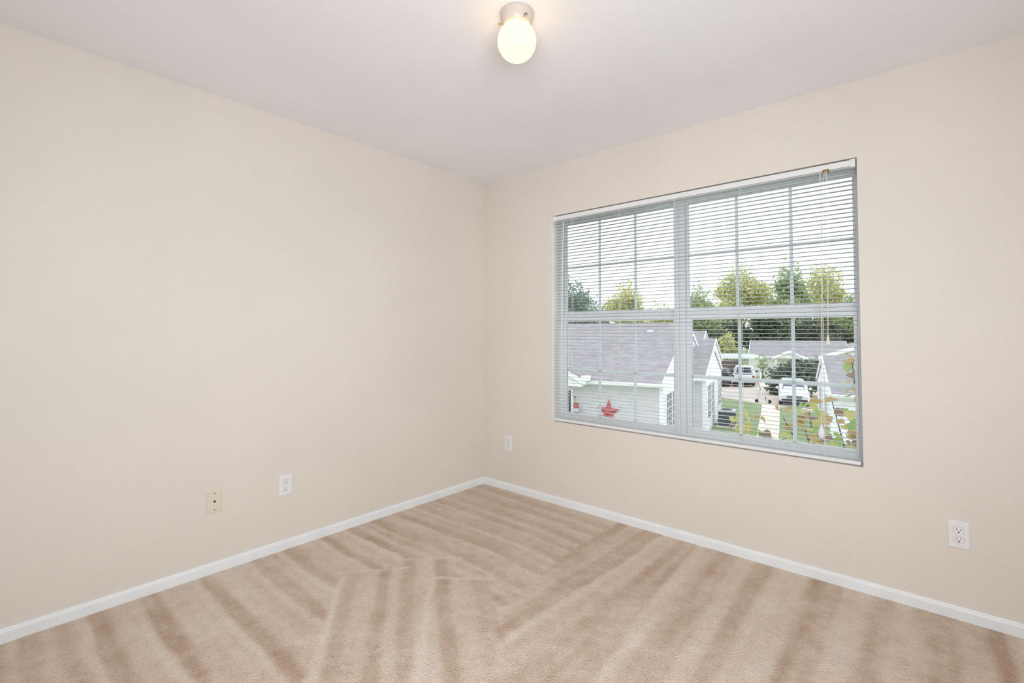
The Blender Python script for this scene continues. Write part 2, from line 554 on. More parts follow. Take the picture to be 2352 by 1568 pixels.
# diagonal strokes towards the doorway
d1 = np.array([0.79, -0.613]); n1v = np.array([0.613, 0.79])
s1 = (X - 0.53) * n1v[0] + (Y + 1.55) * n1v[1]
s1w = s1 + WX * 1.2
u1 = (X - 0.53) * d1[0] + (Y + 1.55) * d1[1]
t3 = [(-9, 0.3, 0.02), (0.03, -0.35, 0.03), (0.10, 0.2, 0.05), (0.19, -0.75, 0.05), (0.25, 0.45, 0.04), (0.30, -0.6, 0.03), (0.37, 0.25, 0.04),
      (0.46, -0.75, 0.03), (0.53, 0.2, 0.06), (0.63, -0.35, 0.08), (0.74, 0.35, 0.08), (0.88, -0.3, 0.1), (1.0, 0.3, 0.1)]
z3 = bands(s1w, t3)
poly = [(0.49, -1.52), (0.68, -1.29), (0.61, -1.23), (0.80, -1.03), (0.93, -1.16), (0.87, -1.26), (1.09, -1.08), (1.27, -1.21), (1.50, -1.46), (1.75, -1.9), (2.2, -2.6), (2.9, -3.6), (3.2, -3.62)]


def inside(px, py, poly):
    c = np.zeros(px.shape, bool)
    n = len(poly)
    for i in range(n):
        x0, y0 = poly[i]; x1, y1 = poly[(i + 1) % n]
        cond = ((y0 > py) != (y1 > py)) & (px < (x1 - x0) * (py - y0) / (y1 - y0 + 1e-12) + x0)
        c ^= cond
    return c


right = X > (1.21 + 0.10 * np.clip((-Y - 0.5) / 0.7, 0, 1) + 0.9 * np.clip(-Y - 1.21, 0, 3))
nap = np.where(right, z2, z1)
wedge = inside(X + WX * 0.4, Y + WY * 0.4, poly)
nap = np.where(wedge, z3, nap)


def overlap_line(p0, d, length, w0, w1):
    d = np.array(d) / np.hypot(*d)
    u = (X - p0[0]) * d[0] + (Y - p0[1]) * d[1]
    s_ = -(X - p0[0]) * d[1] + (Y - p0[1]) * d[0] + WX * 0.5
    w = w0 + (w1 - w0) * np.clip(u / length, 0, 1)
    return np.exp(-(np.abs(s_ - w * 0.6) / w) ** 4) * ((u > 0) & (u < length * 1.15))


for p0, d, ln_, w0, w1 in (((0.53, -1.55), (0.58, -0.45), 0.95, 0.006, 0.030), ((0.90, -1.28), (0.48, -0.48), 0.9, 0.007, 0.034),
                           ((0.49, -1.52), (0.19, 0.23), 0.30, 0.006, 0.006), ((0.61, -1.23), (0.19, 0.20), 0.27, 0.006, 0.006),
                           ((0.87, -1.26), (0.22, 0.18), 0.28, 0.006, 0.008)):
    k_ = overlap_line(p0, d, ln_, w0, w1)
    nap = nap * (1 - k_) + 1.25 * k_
blotch = smooth_noise(sh, 18, 5) * 0.13 + smooth_noise(sh, 7, 6) * 0.18 + smooth_noise(sh, 62, 8) * 0.10
nap = np.clip(0.5 + 0.5 * (nap * (0.55 + 0.15 * smooth_noise(sh, 30, 12)) + blotch), 0, 1)
for _ in range(2):                       # soften the pile edges a little
    q_ = np.pad(nap, 1, mode='edge')
    nap = (q_[1:-1, 1:-1] * 2 + q_[:-2, 1:-1] + q_[2:, 1:-1] + q_[1:-1, :-2] + q_[1:-1, 2:]) / 6
# small height undulation of the pile
Zf = 0.0012 * smooth_noise(sh, 4, 11)
Zf[0, :] = Zf[-1, :] = 0; Zf[:, 0] = Zf[:, -1] = 0
verts = np.stack([X.ravel(), Y.ravel(), Zf.ravel()], 1)
idx = np.arange(nx * ny).reshape(nx, ny)
quads = np.stack([idx[:-1, 1:].ravel(), idx[1:, 1:].ravel(), idx[1:, :-1].ravel(), idx[:-1, :-1].ravel()], 1)
fm = bpy.data.meshes.new('floor')
fm.vertices.add(len(verts)); fm.vertices.foreach_set('co', verts.ravel())
fm.loops.add(quads.size); fm.loops.foreach_set('vertex_index', quads.ravel().astype(np.int32))
fm.polygons.add(len(quads)); fm.polygons.foreach_set('loop_start', (np.arange(len(quads)) * 4).astype(np.int32))
fm.polygons.foreach_set('loop_total', np.full(len(quads), 4, np.int32))
fm.update()
fm.validate()
a_ = fm.attributes.new('nap', 'FLOAT', 'POINT')
a_.data.foreach_set('value', nap.ravel().astype(np.float32))
fm.materials.append(M['carpet'])
fo = bpy.data.objects.new('floor', fm); C.objects.link(fo)
tag(fo, 'beige cut-pile carpet with vacuum stroke marks', kind='structure')
struct('floor_hallway', MB().box(-0.9, RX, RY - 1.5, RY, -0.05, 0), 'carpet', 'beige carpet of the hallway')

# ---- baseboards (moulded top edge)
prof = [(0, 0), (0.0125, 0), (0.0125, 0.040), (0.0105, 0.046), (0.006, 0.050), (0.004, 0.054), (0, 0.054)]
struct('baseboard_left', MB().prism([(u, w) for u, w in prof], 'y', RY, -0.0125), 'trim', 'white painted baseboard along the left wall')
struct('baseboard_right', MB().prism([(-u, w) for u, w in prof], 'x', 0.0, RX), 'trim', 'white painted baseboard under the window wall')
struct('baseboard_side', MB().prism([(RX - u, w) for u, w in prof], 'y', RY, -0.0125), 'trim', 'white painted baseboard beside the camera')

# ================================================================== WINDOW
ln = MB()
ln.box(OX0, OX0 + 0.003, 0.001, 0.108, OZ0, OZ1).box(OX1 - 0.003, OX1, 0.012, 0.108, OZ0, OZ1)
M['liner'] = plain('warm_white_paint', (0.90, 0.88, 0.84, 1), 0.5, var=0.01)
struct('trim_2', ln, 'liner', 'white painted lining of the window recess')
win = thing('window_1', 'white vinyl twin single-hung window with grids', 'window', (0, 0, 0), kind='structure')
del win['category']
FY0, FY1 = 0.108, 0.165
fr = MB()
fr.box(OX0, OX0 + 0.022, FY0, FY1, OZ0, OZ1).box(OX1 - 0.022, OX1, FY0, FY1, OZ0, OZ1)
fr.box(OX0 + 0.022, OX1 - 0.022, FY0, FY1, OZ1 - 0.022, OZ1).box(OX0 + 0.022, OX1 - 0.022, FY0, FY1, OZ0, OZ0 + 0.02)
obj('outer_frame', fr, 'vinyl', win)
mu = MB()
mu.box(1.551, 1.583, FY0 - 0.004, FY1, OZ0 + 0.02, OZ1 - 0.022).box(1.589, 1.622, FY0 - 0.004, FY1, OZ0 + 0.02, OZ1 - 0.022).box(1.583, 1.589, FY0 + 0.004, FY1, OZ0 + 0.02, OZ1 - 0.022)
obj('mullion', mu, 'vinyl', win)


def sash(name, x0, x1, z0, z1, yc, sl_, sr_, rt, rb, hz, lock=False):
    """a sash frame with one pane and a 3 x 2 grid"""
    y0, y1 = yc - 0.011, yc + 0.011
    s = MB()
    s.box(x0, x0 + sl_, y0, y1, z0, z1).box(x1 - sr_, x1, y0, y1, z0, z1)
    s.box(x0 + sl_, x1 - sr_, y0, y1, z1 - rt, z1).box(x0 + sl_, x1 - sr_, y0, y1, z0, z0 + rb)
    so = obj(name, s, 'vinyl', win)
    obj('pane', MB().box(x0 + sl_ - 0.004, x1 - sr_ + 0.004, yc - 0.002, yc + 0.002, z0 + rb - 0.004, z1 - rt + 0.004), 'glass', so)
    gx0, gx1 = x0 + sl_, x1 - sr_
    mw = 0.0085
    for k in (1, 2):
        c = gx0 + (gx1 - gx0) * k / 3
        obj('muntin', MB().box(c - mw, c + mw, yc + 0.0022, yc + 0.009, z0 + rb, z1 - rt), 'muntin', so)
    obj('muntin', MB().box(gx0, gx1, yc + 0.0024, yc + 0.0088, hz - mw, hz + mw), 'muntin', so)
    if lock:
        for lx in (x0 + 0.13, x1 - 0.15):
            obj('sash_lock', MB().box(lx, lx + 0.055, y0 - 0.004, y1, z1, z1 + 0.007).box(lx + 0.02, lx + 0.035, y0 - 0.012, y0 + 0.004, z1 + 0.002, z1 + 0.012), 'vinyl', so, bevel=0.0015)
    return so


for (x0, x1, a_, b_, c_, d_) in ((OX0 + 0.022, 1.551, 0.010, 0.008, 0.026, 0.006), (1.622, OX1 - 0.022, 0.010, 0.014, 0.032, 0.014)):
    sash('upper_sash', x0, x1, 1.318, OZ1 - 0.022, 0.148, a_, b_, 0.02, 0.05, 1.697)
    sash('lower_sash', x0 + 0.002, x1 - 0.002, OZ0 + 0.02, 1.338, 0.122, c_, d_, 0.042, 0.034, 0.95, lock=True)

# ================================================================== BLIND
bl = thing('window_blind', 'white horizontal mini blind lowered over the whole window with open slats', 'blind', (OX0, 0.02, OZ0))
BX0, BX1 = 0.692, 2.501
L0 = Vector((OX0, 0.02, OZ0))


def bobj(name, mb, mat, parent=bl, **k):
    """part given in room coordinates, parented to the blind"""
    m2 = MB(); m2.v = [tuple(Vector(p) - L0) for p in mb.v]; m2.f = mb.f
    return obj(name, m2, mat, parent, **k)


hr = MB()
hr.box(BX0 + 0.004, BX1 - 0.004, 0.004, 0.006, 2.026, 2.058).box(BX0 + 0.004, BX1 - 0.004, 0.036, 0.038, 2.026, 2.058).box(BX0 + 0.004, BX1 - 0.004, 0.004, 0.038, 2.024, 2.028)
hro = bobj('headrail', hr, 'headrail')
for bx in (BX0, BX1 - 0.022):
    bobj('mounting_bracket', MB().box(bx, bx + 0.022, 0.001, 0.041, 2.022, 2.0615), 'headrail', bevel=0.0015)
# brass cord lock with its cord
bobj('cord_lock', MB().box(2.366, 2.394, 0.0, 0.012, 2.018, 2.033), 'brass', bevel=0.002)

slat = MB()
n = 6
W2 = 0.0125
for side, off in ((0, 0.00025), (1, -0.00025)):
    for i in range(n + 1):
        y = -W2 + 2 * W2 * i / n
        z = 0.0019 * (1 - (y / W2) ** 2) + off
        for x in (0.0, BX1 - BX0 - 0.012):
            slat.v.append((x, y, z))
k = 2 * (n + 1)
for i in range(n):
    slat.f.append((2 * i, 2 * i + 1, 2 * i + 3, 2 * i + 2))
    slat.f.append((k + 2 * i, k + 2 * i + 2, k + 2 * i + 3, k + 2 * i + 1))
slat.f += [(0, k, k + 1, 1), (2 * n, 2 * n + 1, k + 2 * n + 1, k + 2 * n)]
slat.f += [(2 * i, 2 * i + 2, k + 2 * i + 2, k + 2 * i) for i in range(n)] + [(2 * i + 1, k + 2 * i + 1, k + 2 * i + 3, 2 * i + 3) for i in range(n)]
slat_me = mesh_of('slat', slat, smooth=True)
slat_me.materials.append(M['slat'])
NS = 64
PITCH = (2.004 - 0.618) / (NS - 1)
for i in range(NS):
    o = obj('slat', slat_me, None, bl)
    o.location = Vector((BX0 + 0.006 + rr_.uniform(-0.002, 0.002), 0.022, 0.618 + PITCH * i)) - L0
    o.rotation_euler = (math.radians(-4.0 + rr_.uniform(-1.2, 1.2)), math.radians(rr_.uniform(-0.04, 0.04)), 0)
bobj('bottom_rail', MB().box(BX0 + 0.004, BX1 - 0.004, 0.010, 0.034, 0.585, 0.602), 'headrail', bevel=0.004)
for cx in (0.846, 1.219, 1.592, 1.970, 2.351):
    lc = MB()
    for yy in (0.0085, 0.0355):
        lc.box(cx - 0.0007, cx + 0.0007, yy - 0.0005, yy + 0.0005, 0.600, 2.024)
    lc.box(cx - 0.0006 + 0.003, cx + 0.0006 + 0.003, 0.0215, 0.0225, 0.600, 2.024)
    for i in range(NS):
        z = 0.618 + PITCH * i - 0.0012
        lc.box(cx - 0.0005, cx + 0.0005, 0.0085, 0.0355, z - 0.0004, z + 0.0004)
    bobj('ladder_cord', lc, 'cord')
bobj('tilt_wand', MB().tube([(0.787, -0.002, 2.012), (0.780, -0.005, 1.6), (0.777, -0.006, 1.23)], 0.0032, 6), 'slat')
# cream lift cord ending in a cone tassel
lcd = bobj('lift_cord', MB().tube([(2.380, -0.004, 2.022), (2.384, -0.006, 1.9), (2.379, -0.007, 1.5), (2.376, -0.007, 1.20)], 0.0011, 5).tube([(2.383, -0.004, 2.022), (2.388, -0.006, 1.9), (2.383, -0.007, 1.5), (2.377, -0.007, 1.20)], 0.0011, 5), 'cord')
tas = MB().lathe([(0.0001, 0.0), (0.0035, -0.001), (0.0045, -0.012), (0.0075, -0.03), (0.0125, -0.042), (0.0128, -0.046), (0.0001, -0.046)], 20, (2.3765, -0.007, 1.205))
bobj('tassel', tas, 'cord', parent=lcd, smooth=True)
lcd.location = (0, 0, 0)
lcd2 = bobj('lift_cord', MB().tube([(2.374, -0.004, 2.022), (2.362, -0.006, 1.8), (2.350, -0.007, 1.3), (2.342, -0.008, 0.76)], 0.0014, 5), 'slat')
tas2 = MB().lathe([(0.0001, 0.0), (0.004, -0.002), (0.006, -0.012), (0.013, -0.028), (0.0165, -0.045), (0.015, -0.058), (0.011, -0.070), (0.0001, -0.071)], 20, (2.3418, -0.009, 0.765))
bobj('tassel', tas2, 'headrail', parent=lcd2, smooth=True)

# ================================================================== CEILING LIGHT
LX, LY = 1.591, -1.455
cl = thing('ceiling_light', 'lit white opal globe ceiling light on a round enamel base', 'ceiling light', (LX, LY, H))
bp = MB().lathe([(0.0001, -0.0), (0.060, -0.0), (0.0635, -0.003), (0.0645, -0.010), (0.0635, -0.020), (0.060, -0.034), (0.0545, -0.047), (0.051, -0.053), (0.047, -0.054), (0.0001, -0.054)], 56)
bpo = obj('base', bp, 'fixture', cl, smooth=True)
gprof = [(0.041, 0.068)]
R0 = 0.0735
for i in range(0, 29):
    a = math.radians(62 - (62 + 90) * i / 28)
    gprof.append((max(0.0001, R0 * math.cos(a)), R0 * 1.03 * math.sin(a)))
gl_ = MB().lathe(gprof, 64)
go = obj('globe', gl_, 'globe', cl, smooth=True, loc=(0, 0, -0.112))
for a in (-20, 100, 222):
    c, s_ = math.cos(math.radians(a)), math.sin(math.radians(a))
    sc_ = MB().tube([(0.050 * c, 0.050 * s_, -0.044), (0.069 * c, 0.069 * s_, -0.044)], 0.003, 8).tube([(0.066 * c, 0.066 * s_, -0.044), (0.071 * c, 0.071 * s_, -0.044)], 0.0052, 10)
    obj('thumb_screw', sc_, 'screw', cl)


# ================================================================== WALL PLATES
def rounded(w, h, r, n=5):
    out = []
    for cx, cy, a0 in ((w / 2 - r, h / 2 - r, 0), (-w / 2 + r, h / 2 - r, 90), (-w / 2 + r, -h / 2 + r, 180), (w / 2 - r, -h / 2 + r, 270)):
        for i in range(n + 1):
            a = math.radians(a0 + 90 * i / n)
            out.append((cx + r * math.cos(a), cy + r * math.sin(a)))
    return out


def plate_mesh(w, h):
    mb = MB()
    o, i = rounded(w, h, 0.003), rounded(w - 0.008, h - 0.008, 0.003)
    n = len(o)
    vs = [(x, 0, z) for x, z in o] + [(x, -0.003, z) for x, z in o] + [(x, -0.0062, z) for x, z in i]
    fs = [tuple(range(n)), tuple(range(2 * n, 3 * n))[::-1]]
    for k in range(n):
        q = (k + 1) % n
        fs += [(k, q, n + q, n + k), (n + k, n + q, 2 * n + q, 2 * n + k)]
    return mb.add(vs, fs)


def outlet(label, loc, rz, stain=False):
    t = thing('wall_outlet', label, 'outlet', loc, rz, group='wall outlets near the floor')
    obj('plate', plate_mesh(0.070, 0.1145), 'plate', t)
    for zc in (0.0195, -0.0195):
        # face: a circle cut flat at top and bottom
        pts = []
        for i in range(28):
            a = 2 * math.pi * i / 28
            pts.append((0.0172 * math.cos(a), max(-0.0135, min(0.0135, 0.0172 * math.sin(a))) + zc))
        ring = [(x * 1.05, (z - zc) * 1.06 + zc) for x, z in pts]
        obj('socket_gap', MB().prism(ring, 'y', -0.0064, -0.0050), 'screw', t)
        so = obj('socket', MB().prism(pts, 'y', -0.0080, -0.0050), 'socket', t)
        obj('slot', MB().box(-0.0072, -0.0052, -0.0083, -0.0070, zc - 0.0005, zc + 0.0085), 'slot', so)
        obj('slot', MB().box(0.0052, 0.0072, -0.0083, -0.0070, zc + 0.0008, zc + 0.0078), 'slot', so)
        obj('ground_hole', MB().disc((0, -0.0077, zc - 0.0075), 0.0029, 'y', 0.0014, 12), 'slot', so)
        if stain:
            pass
    obj('plate_screw', MB().disc((0, -0.0066, 0), 0.0032, 'y', 0.002, 14), 'plate', t)
    return t


outlet('white duplex outlet low on the window wall at the far right', (2.834, 0.0, 0.356), 0)
outlet('small white duplex outlet beside the room corner left of the window', (0.263, 0.0, 0.360), 0)
outlet('white duplex outlet on the left wall beside the ivory phone plate', (0.0, -1.596, 0.357), math.radians(90))
ph = thing('phone_jack_plate', 'ivory phone jack plate on the left wall', 'wall plate', (0.0, -1.955, 0.357), math.radians(90))
obj('plate', plate_mesh(0.070, 0.1145), 'ivory', ph)
jk = obj('jack', MB().prism(rounded(0.017, 0.018, 0.002), 'y', -0.0078, -0.005), 'ivory', ph)
obj('jack_hole', MB().box(-0.0058, 0.0058, -0.0082, -0.0070, 0.0, 0.0062).box(-0.0026, 0.0026, -0.0082, -0.0070, -0.0055, 0.0), 'slot', jk)
for zc in (0.0415, -0.0415):
    obj('plate_screw', MB().disc((0, -0.0066, zc), 0.0031, 'y', 0.002, 14), 'screw', ph)

# ================================================================== OUTDOORS
G = -3.8
TH = math.radians(12.5)


def ground_poly(name, pts, z, mat, label, t=0.12):
    return struct(name, MB().prism(pts, 'z', G + z - t, G + z), mat, label)


ground_poly('lawn', [(-140, 0.6), (60, 0.6), (60, 160), (-140, 160)], 0.0, 'grass', 'mown green lawn between the houses', 0.3)
ground_poly('parking_lot', [(-13.2, 36.4), (-9.95, 36.06), (-6.4, 34.37), (-2.39, 33.05), (8, 30.0), (14, 44), (-1.5, 44.2), (-7.91, 46.12), (-9.62, 46.47), (-12.49, 56.2), (-20, 64.9), (-30, 56)], 0.03, 'asphalt', 'pale pinkish parking lot')
ground_poly('sidewalk', [(-6.45, 34.42), (-5.25, 34.0), (-4.2, 29.1), (-2.6, 21.6), (-1.6, 10.0), (-2.5, 10.0), (-3.5, 21.1), (-5.15, 28.7)], 0.05, 'concrete', 'pale concrete sidewalk leading from the parking lot')
ground_poly('driveway', [(-9.52, 46.3), (-8.4, 46.1), (-9.5, 51.0), (-9.9, 56.9), (-11.8, 57.6), (-10.7, 50.3)], 0.05, 'concrete', 'pale concrete path across the far lawn')


def curb(pts, name, label):
    mb = MB()
    for (x0, y0), (x1, y1) in zip(pts[:-1], pts[1:]):
        d = Vector((x1 - x0, y1 - y0, 0)).normalized(); nn = Vector((-d.y, d.x, 0)) * 0.08
        a, b2 = Vector((x0, y0, 0)), Vector((x1, y1, 0))
        p = [a - nn, b2 - nn, b2 + nn, a + nn]
        mb.hexa([(q.x, q.y, G) for q in p] + [(q.x, q.y, G + 0.14) for q in p])
    return struct(name, mb, 'concrete', label)


curb([(-13.2, 36.3), (-9.95, 35.98), (-6.5, 34.32)], 'curb', 'pale concrete curb along the near lawn')
curb([(-5.2, 33.9), (-2.39, 32.97), (8, 29.9)], 'curb', 'pale concrete curb beside the white car')


def stripe(a, b2, w, mat, label):
    a = Vector((*a, 0)); b2 = Vector((*b2, 0)); d = (b2 - a).normalized(); nn = Vector((-d.y, d.x, 0)) * w / 2
    p = [a - nn, b2 - nn, b2 + nn, a + nn]
    return struct('parking_stripe', MB().hexa([(q.x, q.y, G + 0.028) for q in p] + [(q.x, q.y, G + 0.036) for q in p]), mat, label)


stripe((-10.0, 36.4), (-10.9, 40.0), 0.16, 'paint_white', 'white painted parking stripe near the house corner')
stripe((-9.75, 38.0), (-7.9, 37.6), 0.22, 'paint_blue', 'pale blue painted parking stripe')
stripe((-12.0, 45.2), (-12.7, 48.2), 0.14, 'paint_white', 'white painted parking stripe beside the pickup')


# ---- houses
def siding(mb, origin, udir, ndir, lo, hi, z0, z1, h=0.115):
    """lap siding: courses between lo(z) and hi(z) along udir, proud along ndir"""
    o = Vector(origin); u = Vector(udir); nrm = Vector(ndir)
    z = z0
    while z < z1 - 1e-4:
        zt = min(z + h, z1)
        a0, b0, a1, b1 = lo(z), hi(z), lo(zt), hi(zt)
        if b0 - a0 > 0.02:
            p = [o + u * a0 + nrm * 0.022 + Vector((0, 0, z)), o + u * b0 + nrm * 0.022 + Vector((0, 0, z)),
                 o + u * b1 + nrm * 0.006 + Vector((0, 0, zt)), o + u * a1 + nrm * 0.006 + Vector((0, 0, zt)),
                 o + u * a0 + Vector((0, 0, z)), o + u * b0 + Vector((0, 0, z))]
            mb.add(p, [(0, 1, 2, 3), (4, 5, 1, 0)])
        z = zt
    return mb


def house_window(parent, face, a0, a1, z0, z1, cols, rows, fw=0.07, mw=0.022):
    """window on a house face; face = (origin, u, n)"""
    o, u, nv = (Vector(q) for q in face)
    def bx(mb, a, b_, c, d, n0, n1):
        P = lambda s, z, n_: tuple(o + u * s + nv * n_ + Vector((0, 0, z)))
        return mb.hexa([P(a, c, n0), P(b_, c, n0), P(b_, c, n1), P(a, c, n1), P(a, d, n0), P(b_, d, n0), P(b_, d, n1), P(a, d, n1)])
    f = MB()
    bx(f, a0 - fw, a0, z0 - fw, z1 + fw, 0, 0.06); bx(f, a1, a1 + fw, z0 - fw, z1 + fw, 0, 0.06)
    bx(f, a0, a1, z1, z1 + fw, 0, 0.06); bx(f, a0, a1, z0 - fw, z0, 0, 0.06)
    w = obj('window', f, 'ext_white', parent)
    obj('pane', bx(MB(), a0, a1, z0, z1, 0.0, 0.032), 'dark_glass', w)
    if cols * rows > 1:
        g = MB()
        for i in range(1, cols):
            c = a0 + (a1 - a0) * i / cols; bx(g, c - mw / 2, c + mw / 2, z0, z1, 0.03, 0.046)
        for i in range(1, rows):
            c = z0 + (z1 - z0) * i / rows; bx(g, a0, a1, c - mw / 2, c + mw / 2, 0.03, 0.044)
        obj('window_grid', g, 'ext_white', w)
    return w


def house(name, label, loc, L, hs, wh, rh, sx, front='siding', gable='white_siding', oh=0.45, og=0.08, rot=TH, roof='shingle', rake=0.18):
    """gabled house; local x runs along the front (towards sx), y away from the viewer; gable face at x = 0"""
    t = thing(name, label, 'house', (loc[0], loc[1], G), rot)
    xa, xb = (-L, 0.0) if sx < 0 else (0.0, L)
    D = 2 * hs
    sl = (rh - wh) / hs
    f = MB(); f.box(xa + 0.02, xb - 0.02, 0.0, 0.15, 0, wh)
    siding(f, (xa, 0, 0), (1, 0, 0), (0, -1, 0), lambda z: 0, lambda z: xb - xa, 0.15, wh)
    obj('front_wall', f, front, t)
    g = MB()
    gx = 0.0; nxv = -sx
    g.prism([(0.02, 0), (D - 0.02, 0), (D - 0.02, wh), (hs, rh - 0.02), (0.02, wh)], 'x', gx - nxv * 0.12, gx)
    siding(g, (gx, 0, 0), (0, 1, 0), (nxv, 0, 0), lambda z: 0 if z <= wh else (z - wh) / sl, lambda z: D if z <= wh else D - (z - wh) / sl, 0.15, rh - 0.05)
    obj('gable_wall', g, gable, t)
    far = xa if sx < 0 else xb
    bk = MB(); bk.prism([(0.02, 0), (D - 0.02, 0), (D - 0.02, wh), (hs, rh - 0.02), (0.02, wh)], 'x', far, far + nxv * 0.12)
    bk.box(xa + 0.02, xb - 0.02, D - 0.15, D, 0, wh)
    obj('rear_wall', bk, front, t)
    r0, r1 = xa - og, xb + og
    th = 0.14
    zl = wh - oh * sl
    for nm, y0, y1 in (('roof_slope', -oh, hs), ('roof_slope', D + oh, hs)):
        p = [(y0, zl), (y1, rh), (y1, rh + th), (y0, zl + th)]
        obj(nm, MB().prism(p, 'x', r0, r1), roof, t)
        # rake boards on both gables
        for xe in (r0, r1):
            q = [(y0, zl - rake + th), (y1, rh - rake + th), (y1, rh + th + 0.02), (y0, zl + th + 0.02)]
            obj('rake_board', MB().prism(q, 'x', xe - 0.03, xe + 0.03), 'ext_white', t)
        s = -1 if y0 < 0 else 1
        obj('gutter', MB().prism([(y0, zl - 0.02), (y0 + s * 0.11, zl + 0.0), (y0 + s * 0.12, zl + 0.12), (y0, zl + 0.12)], 'x', r0, r1), 'ext_white', t)
        obj('soffit', MB().box(r0, r1, min(y0, y0 - s * oh), max(y0, y0 - s * oh), zl - 0.05, zl - 0.02), 'ext_white', t)
    # corner boards
    for yy in (0.0, D):
        obj('corner_board', MB().box(-0.05 if nxv > 0 else -0.04, 0.04 if nxv > 0 else 0.05, yy - 0.05, yy + 0.05, 0, wh).box(-0.14 if nxv > 0 else 0.0, 0.0 if nxv > 0 else 0.14, -0.035 if yy == 0 else D, 0.0 if yy == 0 else D + 0.035, 0, wh), 'ext_white', t)
    return t


FX = lambda x: ((x, 0, 0), (0, 1, 0), (1, 0, 0))      # gable face on the +x side
# the nearest house: red star on its long grey wall
hA = house('neighbour_house', 'large grey-sided house with a red star on its wall', (-6.0, 16.98), 11.0, 6.7, 2.94, 5.44, -1)
house_window(hA, FX(0.02), 0.45, 1.65, 0.75, 2.35, 3, 5)
house_window(hA, FX(0.02), 1.85, 3.05, 0.75, 2.35, 3, 5)
house_window(hA, FX(0.02), 4.6, 6.6, 0.75, 2.35, 4, 5)
# roof pan vent, on the front slope
sA = (5.44 - 2.94) / 6.7
vz = 2.94 + sA * 5.4 + 0.14
vb = vz - 0.03
obj('roof_vent', MB().hexa([(-1.90, 5.35, vb), (-1.55, 5.35, vb), (-1.55, 5.65, vb + 0.11), (-1.90, 5.65, vb + 0.11), (-1.88, 5.37, vb + 0.10), (-1.57, 5.37, vb + 0.10), (-1.57, 5.65, vb + 0.15), (-1.88, 5.65, vb + 0.15)]), 'unit_top', hA)
# porch gable on the left part of the front
pc, phw, pz, pr = -5.75, 2.40, 2.84, 1.15
pg = MB(); pg.prism([(pc - phw, pz), (pc + phw, pz), (pc, pz + pr * 1.0)], 'y', -0.75, -0.55)
obj('porch_gable', pg, 'white_siding', hA)
for sgn in (-1, 1):
    q = [(pc + sgn * (phw + 0.25), pz - 0.11), (pc, pz + pr), (pc, pz + pr + 0.2), (pc + sgn * (phw + 0.25), pz + 0.09)]
    obj('porch_rake', MB().prism(q, 'y', -1.0, -0.90), 'ext_white', hA)
    q2 = [(pc + sgn * (phw + 0.3), pz + 0.05), (pc, pz + pr + 0.16), (pc, pz + pr + 0.28), (pc + sgn * (phw + 0.3), pz + 0.17)]
    obj('porch_roof', MB().prism(q2, 'y', -0.98, 2.2), 'shingle', hA)
obj('porch_beam', MB().box(pc - phw, pc + phw, -0.75, -0.5, pz - 0.22, pz), 'ext_white', hA)
obj('gutter_end', MB().box(pc + phw + 0.05, pc + phw + 0.36, -1.05, -0.6, pz + 0.08, pz + 0.28), 'ext_white', hA)
house_window(hA, ((0, -0.03, 0), (1, 0, 0), (0, -1, 0)), -5.7, -4.14, 0.1, 2.35, 1, 1, 0.09)  # framed dark pane stands in for the shade inside the open porch

hB = house('neighbour_house', 'smaller grey-sided house with white gable and gridded windows behind the grey air conditioner', (-5.75, 21.31), 0.98, 3.6, 2.90, 4.16, -1)
house_window(hB, FX(0.02), 0.35, 1.75, 0.75, 2.40, 3, 5)
house_window(hB, FX(0.02), 1.95, 3.30, 0.75, 2.40, 3, 5)
house_window(hB, FX(0.02), 5.2, 7.2, 0.75, 2.40, 4, 5)
house('neighbour_house', 'distant white-gabled house just above the smaller gridded-window house', (-9.02, 31.37), 6.0, 4.0, 2.9, 4.48, -1)
house('neighbour_house', 'most distant white-gabled roof in the row of grey roofs', (-13.0, 40.5), 8.0, 4.2, 3.2, 5.10, -1)
hF = house('neighbour_house', 'grey-roofed white house at the right edge of the window view', (-0.88, 23.78), 12.0, 4.0, 2.30, 3.72, 1, front='white_siding')
FF = ((0, -0.022, 0), (1, 0, 0), (0, -1, 0))
house_window(hF, FF, 1.6, 2.9, 0.8, 2.0, 2, 2)
house_window(hF, FF, 4.5, 5.8, 0.8, 2.0, 2, 2)
FL = ((-0.02, 0, 0), (0, 1, 0), (-1, 0, 0))
house_window(hF, FL, 1.7, 2.6, 0.7, 2.0, 1, 2)
house_window(hF, FL, 5.0, 6.2, 0.7, 2.0, 2, 2)
hE = house('long_house', 'long cream house with a low grey roof beyond the parking lot', (-13.7, 58.43), 9.8, 4.6, 2.42, 4.0, 1, front='cream_siding', gable='cream_siding', roof='shingle_warm')
# small porch gable on the long house
obj('porch_gable', MB().prism([(2.6, 2.25), (5.6, 2.25), (4.1, 2.95)], 'y', -1.3, -1.1), 'cream_siding', hE)
for sgn in (-1, 1):
    obj('porch_roof', MB().prism([(4.1 + sgn * 1.75, 2.18), (4.1, 2.98), (4.1, 3.12), (4.1 + sgn * 1.75, 2.32)], 'y', -1.4, 2.6), 'shingle_warm', hE)
    obj('porch_rake', MB().prism([(4.1 + sgn * 1.75, 2.06), (4.1, 2.86), (4.1, 3.14), (4.1 + sgn * 1.75, 2.34)], 'y', -1.46, -1.40), 'ext_white', hE)
    obj('porch_post', MB().box(4.1 + sgn * 1.35 - 0.08, 4.1 + sgn * 1.35 + 0.08, -1.28, -1.12, 0, 2.25), 'ext_white', hE)
house_window(hE, ((0, -0.022, 0), (1, 0, 0), (0, -1, 0)), 6.2, 6.9, 0.9, 2.0, 1, 2)
